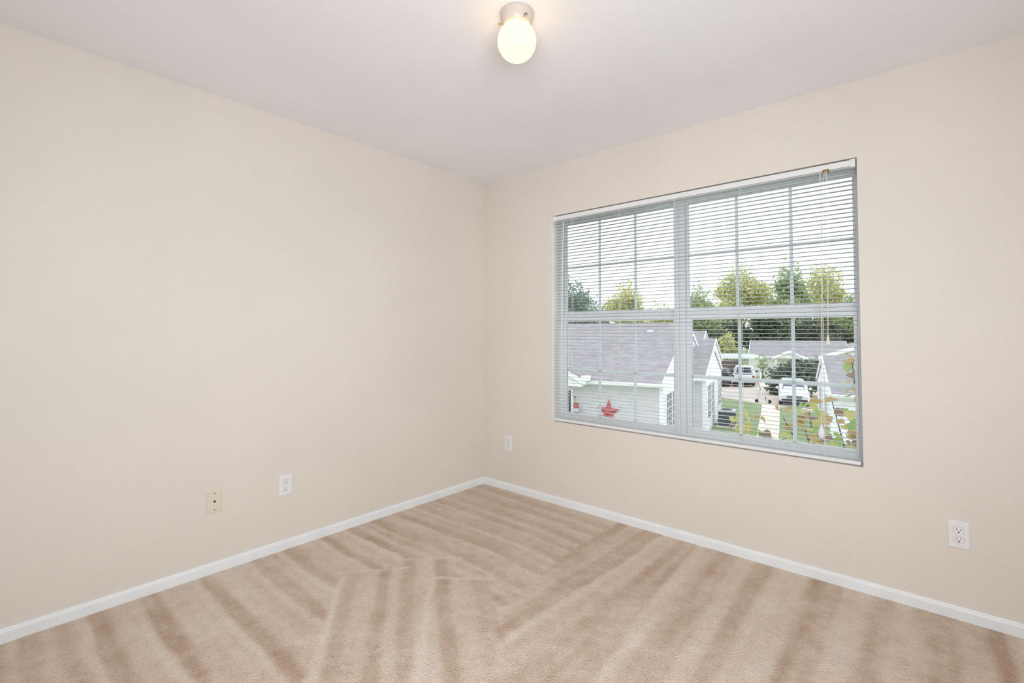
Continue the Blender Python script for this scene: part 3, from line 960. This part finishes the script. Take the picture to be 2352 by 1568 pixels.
# front-gabled wing at its right end
wc, wh2, we, wr = 10.6, 3.5, 2.62, 3.85
obj('wing_wall', MB().prism([(wc - wh2, 0), (wc + wh2, 0), (wc + wh2, we), (wc, wr), (wc - wh2, we)], 'y', -3.0, -2.85).box(wc - wh2, wc - wh2 + 0.15, -2.85, 0.0, 0, we).box(wc + wh2 - 0.15, wc + wh2, -2.85, 6.0, 0, we), 'cream_siding', hE)
for sgn in (-1, 1):
    ex, ez = wc + sgn * (wh2 + 0.45), we - 0.45 * (wr - we) / wh2
    obj('wing_roof', MB().prism([(ex, ez), (wc, wr), (wc, wr + 0.14), (ex, ez + 0.14)], 'y', -3.4, 4.6), 'shingle_warm', hE)
    obj('wing_rake', MB().prism([(ex, ez - 0.24), (wc, wr - 0.24), (wc, wr + 0.16), (ex, ez + 0.16)], 'y', -3.46, -3.4), 'ext_white', hE)

# ---- star and flag hung on the near house wall
def A(x, y, z):
    """point of the near house's frame in the world"""
    c, s = math.cos(TH), math.sin(TH)
    return (-6.0 + x * c - y * s, 16.98 + x * s + y * c, G + z)


st = MB()
pts = []
for k in range(10):
    a = math.radians(90 + 36 * k); r = 0.56 if k % 2 == 0 else 0.215
    pts.append((r * math.cos(a), -0.02 if k % 2 == 0 else 0.0, r * math.sin(a)))
st.v = pts + [(0, -0.10, 0), (0, 0.0, 0)]
st.f = [(k, (k + 1) % 10, 10) for k in range(10)] + [((k + 1) % 10, k, 11) for k in range(10)]
so = obj('barn_star', st, 'star_red')
so.location = A(-2.36, -0.07, 1.50)
so.rotation_euler = (0, math.radians(3), TH)
tag(so, 'red five-pointed metal star on the grey house wall', 'star')
fg = thing('hanging_flag', 'small red and blue banner hanging by the dark porch opening', 'banner', A(-3.92, -0.28, 1.07), TH)
obj('hanger_arm', MB().tube([(0.0, 0.25, 1.0), (0.0, 0.0, 1.02), (0.12, -0.02, 0.98)], 0.014, 6), 'slot', fg)
obj('red_band', MB().box(-0.02, 0.24, -0.014, 0.004, 0.52, 0.75), 'flag_red', fg)
obj('white_band', MB().box(-0.02, 0.24, -0.012, 0.002, 0.36, 0.52), 'flag_white', fg)
obj('blue_band', MB().box(-0.02, 0.24, -0.014, 0.004, 0.16, 0.36), 'flag_blue', fg)
obj('cord', MB().tube([(0.1, -0.005, 0.75), (0.1, -0.01, 0.99)], 0.006, 5), 'slot', fg)

# ---- air-conditioning unit on the lawn
ac = thing('air_conditioner', 'dark grey outdoor air conditioner with a pale top on the lawn', 'air conditioner', (-5.80, 24.70, G), TH)
obj('pad', MB().box(-0.5, 0.5, -0.5, 0.5, 0, 0.06), 'concrete', ac)
cs = MB().prism(rounded(0.80, 0.80, 0.08), 'z', 0.06, 0.80)
for i in range(9):
    for sx_ in (-1, 1):
        y = -0.32 + 0.08 * i
        cs.box(*(sorted((sx_ * 0.40, sx_ * 0.412))), y - 0.012, y + 0.012, 0.1, 0.76)
        cs.box(y - 0.012, y + 0.012, *(sorted((sx_ * 0.40, sx_ * 0.412))), 0.1, 0.76)
obj('casing', cs, 'unit_grey', ac)
obj('top_cover', MB().prism(rounded(0.86, 0.86, 0.1), 'z', 0.80, 0.88), 'unit_top', ac)
fgd = MB()
for r_ in (0.12, 0.2, 0.28):
    fgd.tube([(r_ * math.cos(2 * math.pi * k / 20), r_ * math.sin(2 * math.pi * k / 20), 0.9) for k in range(21)], 0.012, 5)
obj('fan_grille', fgd, 'unit_grey', ac)


# ---- vehicles (local +y is the front of the vehicle, origin on the ground)
def wheel(parent, x, y, r=0.36, w=0.24):
    t = obj('wheel', MB().disc((x, y, r), r, 'x', w, 20), 'tyre', parent, bevel=0.03)
    obj('hub', MB().disc((x + (0.5 * w + 0.004) * (1 if x > 0 else -1), y, r), r * 0.58, 'x', 0.02, 16), 'chrome', t)


def loft(sections):
    """sections: list of (y, half width bottom, half width top, z bottom, z top)"""
    mb = MB()
    for y, wb_, wt, z0, z1 in sections:
        zm = z0 + (z1 - z0) * 0.55
        mb.v += [(-wb_, y, z0), (wb_, y, z0), (max(wb_, wt) + 0.02, y, zm), (wt, y, z1), (-wt, y, z1), (-max(wb_, wt) - 0.02, y, zm)]
    n = len(sections)
    for i in range(n - 1):
        for k_ in range(6):
            q = (k_ + 1) % 6
            mb.f.append((i * 6 + k_, i * 6 + q, (i + 1) * 6 + q, (i + 1) * 6 + k_))
    mb.f += [tuple(range(6)), tuple((n - 1) * 6 + k_ for k_ in range(6))]
    return mb


def pickup(label, loc, rz):
    t = thing('pickup_truck', label, 'truck', loc, rz)
    bd = loft([(-2.75, 0.92, 0.90, 0.55, 1.12), (-2.6, 0.94, 0.93, 0.5, 1.14), (-0.9, 0.95, 0.94, 0.45, 1.14), (1.2, 0.95, 0.93, 0.45, 1.12), (2.3, 0.93, 0.86, 0.45, 1.06), (2.75, 0.85, 0.75, 0.5, 0.95)])
    obj('body', bd, 'car_white', t, bevel=0.03)
    cb = loft([(-0.95, 0.90, 0.66, 1.1, 1.80), (-0.7, 0.90, 0.70, 1.1, 1.86), (0.5, 0.90, 0.69, 1.1, 1.86), (1.35, 0.88, 0.62, 1.08, 1.20)])
    obj('cab', cb, 'car_white', t, bevel=0.03)
    obj('rear_window', MB().hexa([(-0.66, -1.0, 1.24), (0.66, -1.0, 1.24), (0.66, -0.9, 1.24), (-0.66, -0.9, 1.24), (-0.56, -0.985, 1.70), (0.56, -0.985, 1.70), (0.56, -0.88, 1.70), (-0.56, -0.88, 1.70)]), 'car_glass', t)
    obj('windshield', MB().hexa([(-0.72, 1.32, 1.2), (0.72, 1.32, 1.2), (0.70, 1.2, 1.2), (-0.70, 1.2, 1.2), (-0.6, 0.62, 1.78), (0.6, 0.62, 1.78), (0.6, 0.5, 1.78), (-0.6, 0.5, 1.78)]), 'car_glass', t)
    for s in (-1, 1):
        xa = sorted((s * 0.80, s * 0.90))
        obj('side_window', MB().box(xa[0], xa[1], -0.6, 0.6, 1.24, 1.62), 'car_glass', t)
        obj('tail_lamp', MB().box(*sorted((s * 0.78, s * 0.95)), -2.79, -2.66, 0.82, 1.10), 'lamp_red', t)
        obj('mirror', MB().box(*sorted((s * 0.96, s * 1.16)), 0.72, 0.84, 1.16, 1.36), 'car_dark', t, bevel=0.02)
        for y in (-1.75, 1.75):
            wheel(t, s * 0.80, y)
    obj('tailgate', MB().box(-0.76, 0.76, -2.80, -2.72, 0.62, 1.13), 'car_white', t, bevel=0.02)
    obj('bed', MB().box(-0.78, 0.78, -2.6, -1.05, 1.10, 1.148), 'bumper', t)
    obj('bumper', MB().box(-0.92, 0.92, -2.95, -2.74, 0.42, 0.60), 'chrome', t, bevel=0.02)
    obj('underbody', MB().box(-0.8, 0.8, -2.6, 2.5, 0.26, 0.52), 'bumper', t)
    obj('number_plate', MB().box(-0.16, 0.16, -2.97, -2.945, 0.44, 0.58), 'flag_white', t)
    return t


def suv(label, loc, rz, paint='car_white'):
    t = thing('parked_car', label, 'car', loc, rz)
    bd = loft([(-2.3, 0.80, 0.78, 0.5, 1.0), (-2.15, 0.90, 0.86, 0.38, 1.06), (-0.6, 0.93, 0.89, 0.32, 1.06), (1.0, 0.93, 0.88, 0.32, 1.02), (1.9, 0.91, 0.80, 0.34, 0.95), (2.3, 0.80, 0.66, 0.42, 0.82)])
    obj('body', bd, paint, t, bevel=0.05)
    cb = loft([(-2.1, 0.84, 0.58, 1.0, 1.42), (-1.7, 0.86, 0.64, 1.0, 1.66), (0.1, 0.86, 0.64, 1.0, 1.68), (1.15, 0.84, 0.60, 0.98, 1.08)])
    obj('cabin', cb, paint, t, bevel=0.05)
    obj('windshield', MB().hexa([(-0.70, 1.16, 1.06), (0.70, 1.16, 1.06), (0.68, 1.02, 1.06), (-0.68, 1.02, 1.06), (-0.58, 0.26, 1.62), (0.58, 0.26, 1.62), (0.58, 0.12, 1.60), (-0.58, 0.12, 1.60)]), 'car_glass', t)
    obj('rear_window', MB().hexa([(-0.62, -2.14, 1.08), (0.62, -2.14, 1.08), (0.62, -2.0, 1.08), (-0.62, -2.0, 1.08), (-0.52, -1.84, 1.58), (0.52, -1.84, 1.58), (0.52, -1.7, 1.58), (-0.52, -1.7, 1.58)]), 'car_glass', t)
    for s in (-1, 1):
        obj('side_window', MB().hexa([(s * 0.86, -1.5, 1.08), (s * 0.86, 0.55, 1.08), (s * 0.76, 0.55, 1.08), (s * 0.76, -1.5, 1.08), (s * 0.74, -1.4, 1.50), (s * 0.74, 0.1, 1.50), (s * 0.62, 0.1, 1.50), (s * 0.62, -1.4, 1.50)]), 'car_glass', t)
        obj('head_lamp', MB().hexa([(s * 0.46, 2.30, 0.66), (s * 0.84, 2.14, 0.70), (s * 0.84, 2.0, 0.70), (s * 0.46, 2.1, 0.66), (s * 0.46, 2.28, 0.76), (s * 0.86, 2.08, 0.84), (s * 0.86, 1.95, 0.84), (s * 0.46, 2.05, 0.76)]), 'lamp_clear', t)
        obj('tail_lamp', MB().box(*sorted((s * 0.70, s * 0.90)), -2.30, -2.1, 0.82, 1.0), 'lamp_red', t)
        obj('mirror', MB().box(*sorted((s * 0.93, s * 1.10)), 0.62, 0.76, 1.04, 1.20), paint, t, bevel=0.02)
        for y in (-1.4, 1.4):
            wheel(t, s * 0.80, y, 0.34, 0.22)
    obj('grille', MB().hexa([(-0.44, 2.335, 0.60), (0.44, 2.335, 0.60), (0.44, 2.2, 0.60), (-0.44, 2.2, 0.60), (-0.46, 2.31, 0.74), (0.46, 2.31, 0.74), (0.46, 2.2, 0.74), (-0.46, 2.2, 0.74)]), 'bumper', t)
    obj('front_bumper', MB().hexa([(-0.74, 2.30, 0.22), (0.74, 2.30, 0.22), (0.84, 1.8, 0.22), (-0.84, 1.8, 0.22), (-0.76, 2.36, 0.52), (0.76, 2.36, 0.52), (0.88, 1.8, 0.52), (-0.88, 1.8, 0.52)]), 'bumper', t, bevel=0.03)
    obj('rear_bumper', MB().box(-0.82, 0.82, -2.36, -2.1, 0.3, 0.56), 'bumper', t, bevel=0.03)
    return t


pickup('white pickup truck seen from behind in the parking lot', (-11.35, 48.0, G + 0.03), math.radians(13))
suv('white car facing the house in the parking lot', (-5.0, 36.85, G + 0.03), math.radians(193))
suv('dark car half hidden behind the white gable', (-13.1, 46.3, G + 0.03), math.radians(14), 'car_dark')

# ---- kick scooter left at the curb
sc = thing('scooter', 'small white scooter standing by the curb', 'scooter', (-6.78, 34.95, G + 0.05), math.radians(15))
obj('deck', MB().box(-0.08, 0.62, -0.09, 0.09, 0.12, 0.18), 'car_white', sc, bevel=0.02)
obj('stem', MB().tube([(-0.10, 0, 0.14), (-0.02, 0, 0.62), (0.10, 0, 1.02)], 0.035, 8), 'unit_top', sc)
obj('handlebar', MB().tube([(0.08, -0.28, 1.00), (0.10, 0, 1.02), (0.08, 0.28, 1.00)], 0.025, 8), 'tyre', sc)
obj('seat', MB().prism(rounded(0.28, 0.2, 0.06), 'z', 0.5, 0.57), 'car_white', sc, loc=(0.42, 0, 0))
obj('seat_post', MB().tube([(0.42, 0, 0.17), (0.42, 0, 0.52)], 0.03, 8), 'unit_grey', sc)
for x in (-0.14, 0.66):
    obj('wheel', MB().disc((x, 0, 0.13), 0.13, 'y', 0.07, 18), 'tyre', sc, bevel=0.01)

# ---- carport
cp = thing('carport', 'white ribbed metal carport roof beyond the pickup', 'carport', (-15.63, 51.56, G), math.radians(34))
obj('roof_panel', MB().hexa([(-0.6, -0.2, 2.42), (5.2, -0.2, 2.42), (5.2, 3.0, 2.62), (-0.6, 3.0, 2.62), (-0.6, -0.2, 2.47), (5.2, -0.2, 2.47), (5.2, 3.0, 2.67), (-0.6, 3.0, 2.67)]), 'carport', cp)
for i in range(15):
    x = -0.5 + 0.4 * i
    obj('rib', MB().hexa([(x - 0.05, -0.2, 2.46), (x + 0.05, -0.2, 2.46), (x + 0.05, 3.0, 2.66), (x - 0.05, 3.0, 2.66), (x - 0.02, -0.2, 2.53), (x + 0.02, -0.2, 2.53), (x + 0.02, 3.0, 2.73), (x - 0.02, 3.0, 2.73)]), 'unit_top', cp)
obj('fascia', MB().box(-0.6, 5.2, -0.26, -0.2, 2.30, 2.50), 'ext_white', cp)
for x in (-0.4, 5.0):
    for y in (0.1, 2.8):
        obj('post', MB().box(x - 0.06, x + 0.06, y - 0.06, y + 0.06, 0, 2.44 + 0.04 * y), 'ext_white', cp)
fn = thing('board_fence', 'brown board fence under the carport roof', 'fence', (-17.9, 56.2, G), math.radians(34))
for i in range(14):
    obj('board', MB().box(i * 0.3, i * 0.3 + 0.28, -0.012 * (i % 2), 0.02, 0.0, 1.85 + 0.02 * (i % 3)), 'brown_wood', fn)
for z in (0.4, 1.5):
    obj('rail', MB().box(0, 4.2, 0.02, 0.07, z, z + 0.1), 'brown_wood', fn)


# ---- trees
def foliage(blobs, n, size, seed):
    """leaf sprays filling ellipsoid blobs (centre, radii)"""
    r = np.random.default_rng(seed)
    vol = np.array([b_[1][0] * b_[1][1] * b_[1][2] for b_ in blobs]) ** 0.75
    cnt = (vol / vol.sum() * n).astype(int)
    P = []
    for (c, rad), k_ in zip(blobs, cnt):
        d = r.normal(size=(k_, 3)); d /= np.linalg.norm(d, axis=1)[:, None]
        rr = r.random(k_)[:, None] ** 0.42 * (1 + 0.16 * r.normal(size=(k_, 1)))
        P.append(np.array(c) + d * rr * np.array(rad))
    P = np.concatenate(P)
    k_ = len(P)
    a = r.normal(size=(k_, 3)); a /= np.linalg.norm(a, axis=1)[:, None]
    b_ = np.cross(a, r.normal(size=(k_, 3))); b_ /= np.linalg.norm(b_, axis=1)[:, None]
    s = size * (0.6 + 0.8 * r.random((k_, 1)))
    q = np.stack([P - a * s, P + b_ * s * 0.55, P + a * s, P - b_ * s * 0.55], 1).reshape(-1, 3)
    me = bpy.data.meshes.new('crown')
    me.vertices.add(len(q)); me.vertices.foreach_set('co', q.ravel())
    me.loops.add(4 * k_); me.loops.foreach_set('vertex_index', np.arange(4 * k_, dtype=np.int32))
    me.polygons.add(k_); me.polygons.foreach_set('loop_start', (np.arange(k_) * 4).astype(np.int32)); me.polygons.foreach_set('loop_total', np.full(k_, 4, np.int32))
    me.update()
    return me


def tree(name, label, loc, height, rad, mat, n, size, seed, group='trees beyond the houses', low=0.36, lobes=7):
    r = random.Random(seed)
    t = thing(name, label, 'tree', (loc[0], loc[1], G), r.uniform(0, 6), group)
    blobs = [((0, 0, height * (0.5 + low / 2)), (rad * 0.62, rad * 0.62, height * (0.5 - low / 2) * 0.92))]
    for i in range(lobes):
        a = 2 * math.pi * i / lobes + r.uniform(-0.3, 0.3)
        zf = r.uniform(low + 0.12, 0.78)
        d = rad * (0.62 - 0.35 * max(0, zf - 0.5)) * r.uniform(0.75, 1.1)
        s = rad * r.uniform(0.28, 0.46)
        blobs.append(((d * math.cos(a), d * math.sin(a), height * zf), (s, s, s * 0.85)))
    me = foliage(blobs, n, size, seed)
    obj('crown', me, mat, t)
    tk = MB().tube([(0, 0, 0), (0.05, 0.02, height * 0.3), (-0.03, 0.04, height * 0.62)], 0.022 * height, 8, 0.009 * height)
    for i in range(5):
        a = 2 * math.pi * i / 5 + r.uniform(-0.4, 0.4)
        tk.tube([(0, 0, height * 0.3), (rad * 0.3 * math.cos(a), rad * 0.3 * math.sin(a), height * 0.48), (rad * 0.55 * math.cos(a), rad * 0.55 * math.sin(a), height * 0.62)], 0.010 * height, 6, 0.003 * height)
    obj('trunk', tk, 'bark', t)
    return t


def site(b, d):
    """ground point at tangent-bearing b and depth d from the room, looking out along the site axis"""
    return (2.7746 - 0.6574 * d + 0.7535 * b * d, -2.837 + 0.7535 * d + 0.6574 * b * d)


tree('evergreen_tree', 'dark blue-green tree at the left edge of the window view', site(0.118, 52), 11.3, 3.6, 'fol_dark', 5200, 0.22, 21, low=0.10)
tree('shade_tree', 'dull green tree just right of the dark blue-green one', site(0.168, 63), 9.6, 2.6, 'fol_dark', 2600, 0.20, 22)
tree('shade_tree', 'yellow-green tree above the ridge of the star house', site(0.236, 72), 13.0, 3.7, 'fol_yellow', 3400, 0.24, 23)
tree('shade_tree', 'low yellow-green tree beside the window mullion, left side', site(0.305, 84), 10.6, 3.6, 'fol_yellow', 2200, 0.26, 24)
tree('shade_tree', 'leafy green tree beside the window mullion, right side', site(0.388, 76), 12.4, 3.2, 'fol_mid', 3200, 0.26, 25)
tree('shade_tree', 'broad yellow-green tree at the middle of the right-hand window', site(0.470, 90), 17.6, 5.6, 'fol_yellow', 7000, 0.30, 26)
tree('shade_tree', 'tall green tree behind the long cream house', site(0.575, 78), 16.4, 3.8, 'fol_mid', 5200, 0.28, 27)
tree('shade_tree', 'tall yellowing tree towards the right edge of the window', site(0.645, 92), 18.6, 5.0, 'fol_yellow', 5600, 0.30, 28)
tree('shade_tree', 'rounded green tree at the right edge of the window', site(0.715, 78), 12.0, 4.0, 'fol_mid', 4200, 0.28, 29)
# the shaded wood behind: darker, lower trees side by side
wood = [(0.10, 78), (0.17, 113), (0.245, 101), (0.315, 113), (0.385, 101), (0.45, 113), (0.515, 101), (0.575, 114), (0.635, 103), (0.70, 114), (0.77, 102)]
wl = ['farthest left', 'second from the left', 'third from the left', 'fourth from the left', 'fifth from the left', 'sixth from the left', 'seventh from the left', 'eighth from the left', 'third from the right', 'second from the right', 'farthest right']
for i, (b_, d_) in enumerate(wood):
    tree('woodland_tree', 'dark tree of the shaded wood behind the roofs, ' + wl[i], site(b_, d_), 9.6, 4.8, 'fol_woods', 6000, 0.36, 60 + i, group='dark trees of the shaded wood', low=0.0, lobes=9)
for i, (b_, d_) in enumerate([(0.86, 117), (0.97, 102), (1.09, 117), (1.23, 102)]):
    tree('woodland_tree', 'dark woodland tree past the right edge of the window view, ' + ('nearest the edge', 'second from the edge', 'third from the edge', 'farthest from the edge')[i], site(b_, d_), 10.5, 5.4, 'fol_woods', 5000, 0.36, 80 + i, group='dark trees past the right edge', low=0.0, lobes=9)
tree('young_tree', 'thin yellow tree beyond the carport', site(0.444, 66), 5.6, 1.5, 'fol_yellow', 700, 0.2, 41)
tree('young_tree', 'small sparse tree beside the cream wall', (-10.6, 51.6), 3.0, 0.75, 'fol_mid', 170, 0.14, 42, lobes=4)
bs = thing('evergreen_bush', 'big dark evergreen bush behind the white car', 'bush', (-5.9, 41.6, G), 0)
obj('crown', foliage([((0, 0, 1.3), (1.9, 1.5, 1.3)), ((-0.9, -0.3, 0.7), (1.0, 0.9, 0.75)), ((1.0, 0.2, 1.7), (1.1, 1.0, 1.1)), ((0.3, 0.1, 2.3), (0.9, 0.8, 0.7))], 6000, 0.14, 51), 'fol_bush', bs)
obj('trunk', MB().tube([(0, 0, 0), (0, 0, 1.2)], 0.12, 8, 0.05).tube([(0, 0, 0.3), (0.6, 0.1, 1.4)], 0.07, 6, 0.02), 'bark', bs)

# ---- heart-leaved tree close to the window, lower right
TB = site(0.70, 4.75)
L1 = Vector((TB[0], TB[1], G))
rt = thing('heart_leaf_tree', 'small tree with large yellow and brown heart-shaped leaves close outside the window', 'tree', L1, 0)


def near(b, d, z):
    """point near the window in the tree's own frame"""
    q = site(b, d)
    return Vector((q[0], q[1], z)) - L1


trk = MB().tube([(0, 0, 0), (-0.04, -0.02, 1.4), (0.02, -0.05, 2.6), (0.03, 0.0, 3.2)], 0.065, 8, 0.035)
obj('trunk', trk, 'dark_bark', rt)
top = Vector((0.02, -0.05, 2.6))
ends = [(0.475, 4.4, 0.42), (0.515, 4.1, 0.36), (0.555, 4.8, 0.40), (0.61, 4.3, 0.52), (0.655, 4.6, 0.62), (0.70, 4.4, 0.98), (0.725, 4.3, 1.10), (0.80, 4.6, 0.7), (0.88, 4.9, 0.5), (0.60, 5.2, 0.2), (0.54, 5.0, 0.0)]
rb_ = random.Random(5)
for (b_, d_, z) in ends:
    e = near(b_, d_, z)
    mid = top.lerp(e, 0.5) + Vector((rb_.uniform(-.1, .1), rb_.uniform(-.1, .1), -0.05))
    pts = [top * 0.96, top.lerp(mid, 0.55), mid, mid.lerp(e, 0.55) + Vector((0, 0, 0.03)), e]
    obj('branch', MB().tube(pts, 0.017, 6, 0.004), 'dark_bark', rt)
# heart leaf mesh, folded along the midrib, tip along +y
hl = [(0, 0, 0), (0.018, -0.012, 0.004), (0.040, -0.004, 0.010), (0.049, 0.020, 0.013), (0.042, 0.050, 0.010), (0.022, 0.080, 0.004), (0, 0.104, -0.004)]
lv = hl + [(-x, y, z) for x, y, z in hl[1:6]] + [(0, 0.035, 0.0), (0, 0.07, 0.0)]
lf = [(0, 1, 2, 12), (2, 3, 4, 12), (4, 5, 13, 12), (5, 6, 13), (0, 12, 8, 7), (8, 12, 10, 9), (10, 12, 13, 11), (11, 13, 6)]
leaf_mes = []
for mn in ('leaf_green', 'leaf_yellow', 'leaf_ochre', 'leaf_brown'):
    mb = MB(); mb.v = list(lv); mb.f = list(lf)
    me = mesh_of('leaf', mb, smooth=True); me.materials.append(M[mn]); leaf_mes.append(me)


def leaf_rot(r):
    return (math.radians(r.gauss(-38, 26)), math.radians(r.gauss(0, 28)), r.uniform(0, 2 * math.pi))


rl = random.Random(11)
spots = []
while len(spots) < 296:
    u_ = rl.random()
    d_ = rl.uniform(3.75, 5.3)
    if u_ < 0.10:                                   # upper right sprays
        b_, t_ = rl.uniform(0.685, 0.74), rl.uniform(0.035, 0.14)
    elif u_ < 0.74:                                 # crown below the horizon
        b_ = rl.uniform(0.452, 0.75)
        k_ = (b_ - 0.45) / 0.29
        t_ = rl.uniform(0.158 - 0.038 * min(1, k_), 0.275)
        if 0.512 < b_ < 0.548 and t_ < 0.2:
            continue
    else:                                           # beyond the edge and under the sill
        b_ = rl.uniform(0.60, 0.95)
        t_ = rl.uniform(0.06, 0.34) if b_ > 0.75 else rl.uniform(0.275, 0.36)
    spots.append(near(b_, d_, 1.21 - d_ * t_))
for p in spots:
    w = rl.random()
    me = leaf_mes[0 if w < 0.24 else 1 if w < 0.52 else 2 if w < 0.84 else 3]
    o = obj('leaf', me, None, rt)
    o.location = p; o.rotation_euler = leaf_rot(rl)
    s = rl.uniform(0.6, 1.15); o.scale = (s, s, s)
# the rest of the crown, lower down and beyond the window edge
st_ = [MB() for _ in range(2)]
from mathutils import Euler
for i in range(500):
    b_ = rl.uniform(0.50, 1.0); d_ = rl.uniform(3.9, 5.8)
    p = near(b_, d_, 1.21 - d_ * (rl.uniform(0.34, 0.52) if b_ < 0.8 else rl.uniform(0.12, 0.5)))
    mt = Matrix.Translation(p) @ Euler(leaf_rot(rl)).to_matrix().to_4x4() @ Matrix.Scale(rl.uniform(0.8, 1.4), 4)
    st_[i % 2].add([mt @ Vector(q) for q in lv], lf)
for mb, mn in zip(st_, ('leaf_yellow', 'leaf_ochre')):
    tag(obj('foliage', mb, mn, rt), kind='stuff')
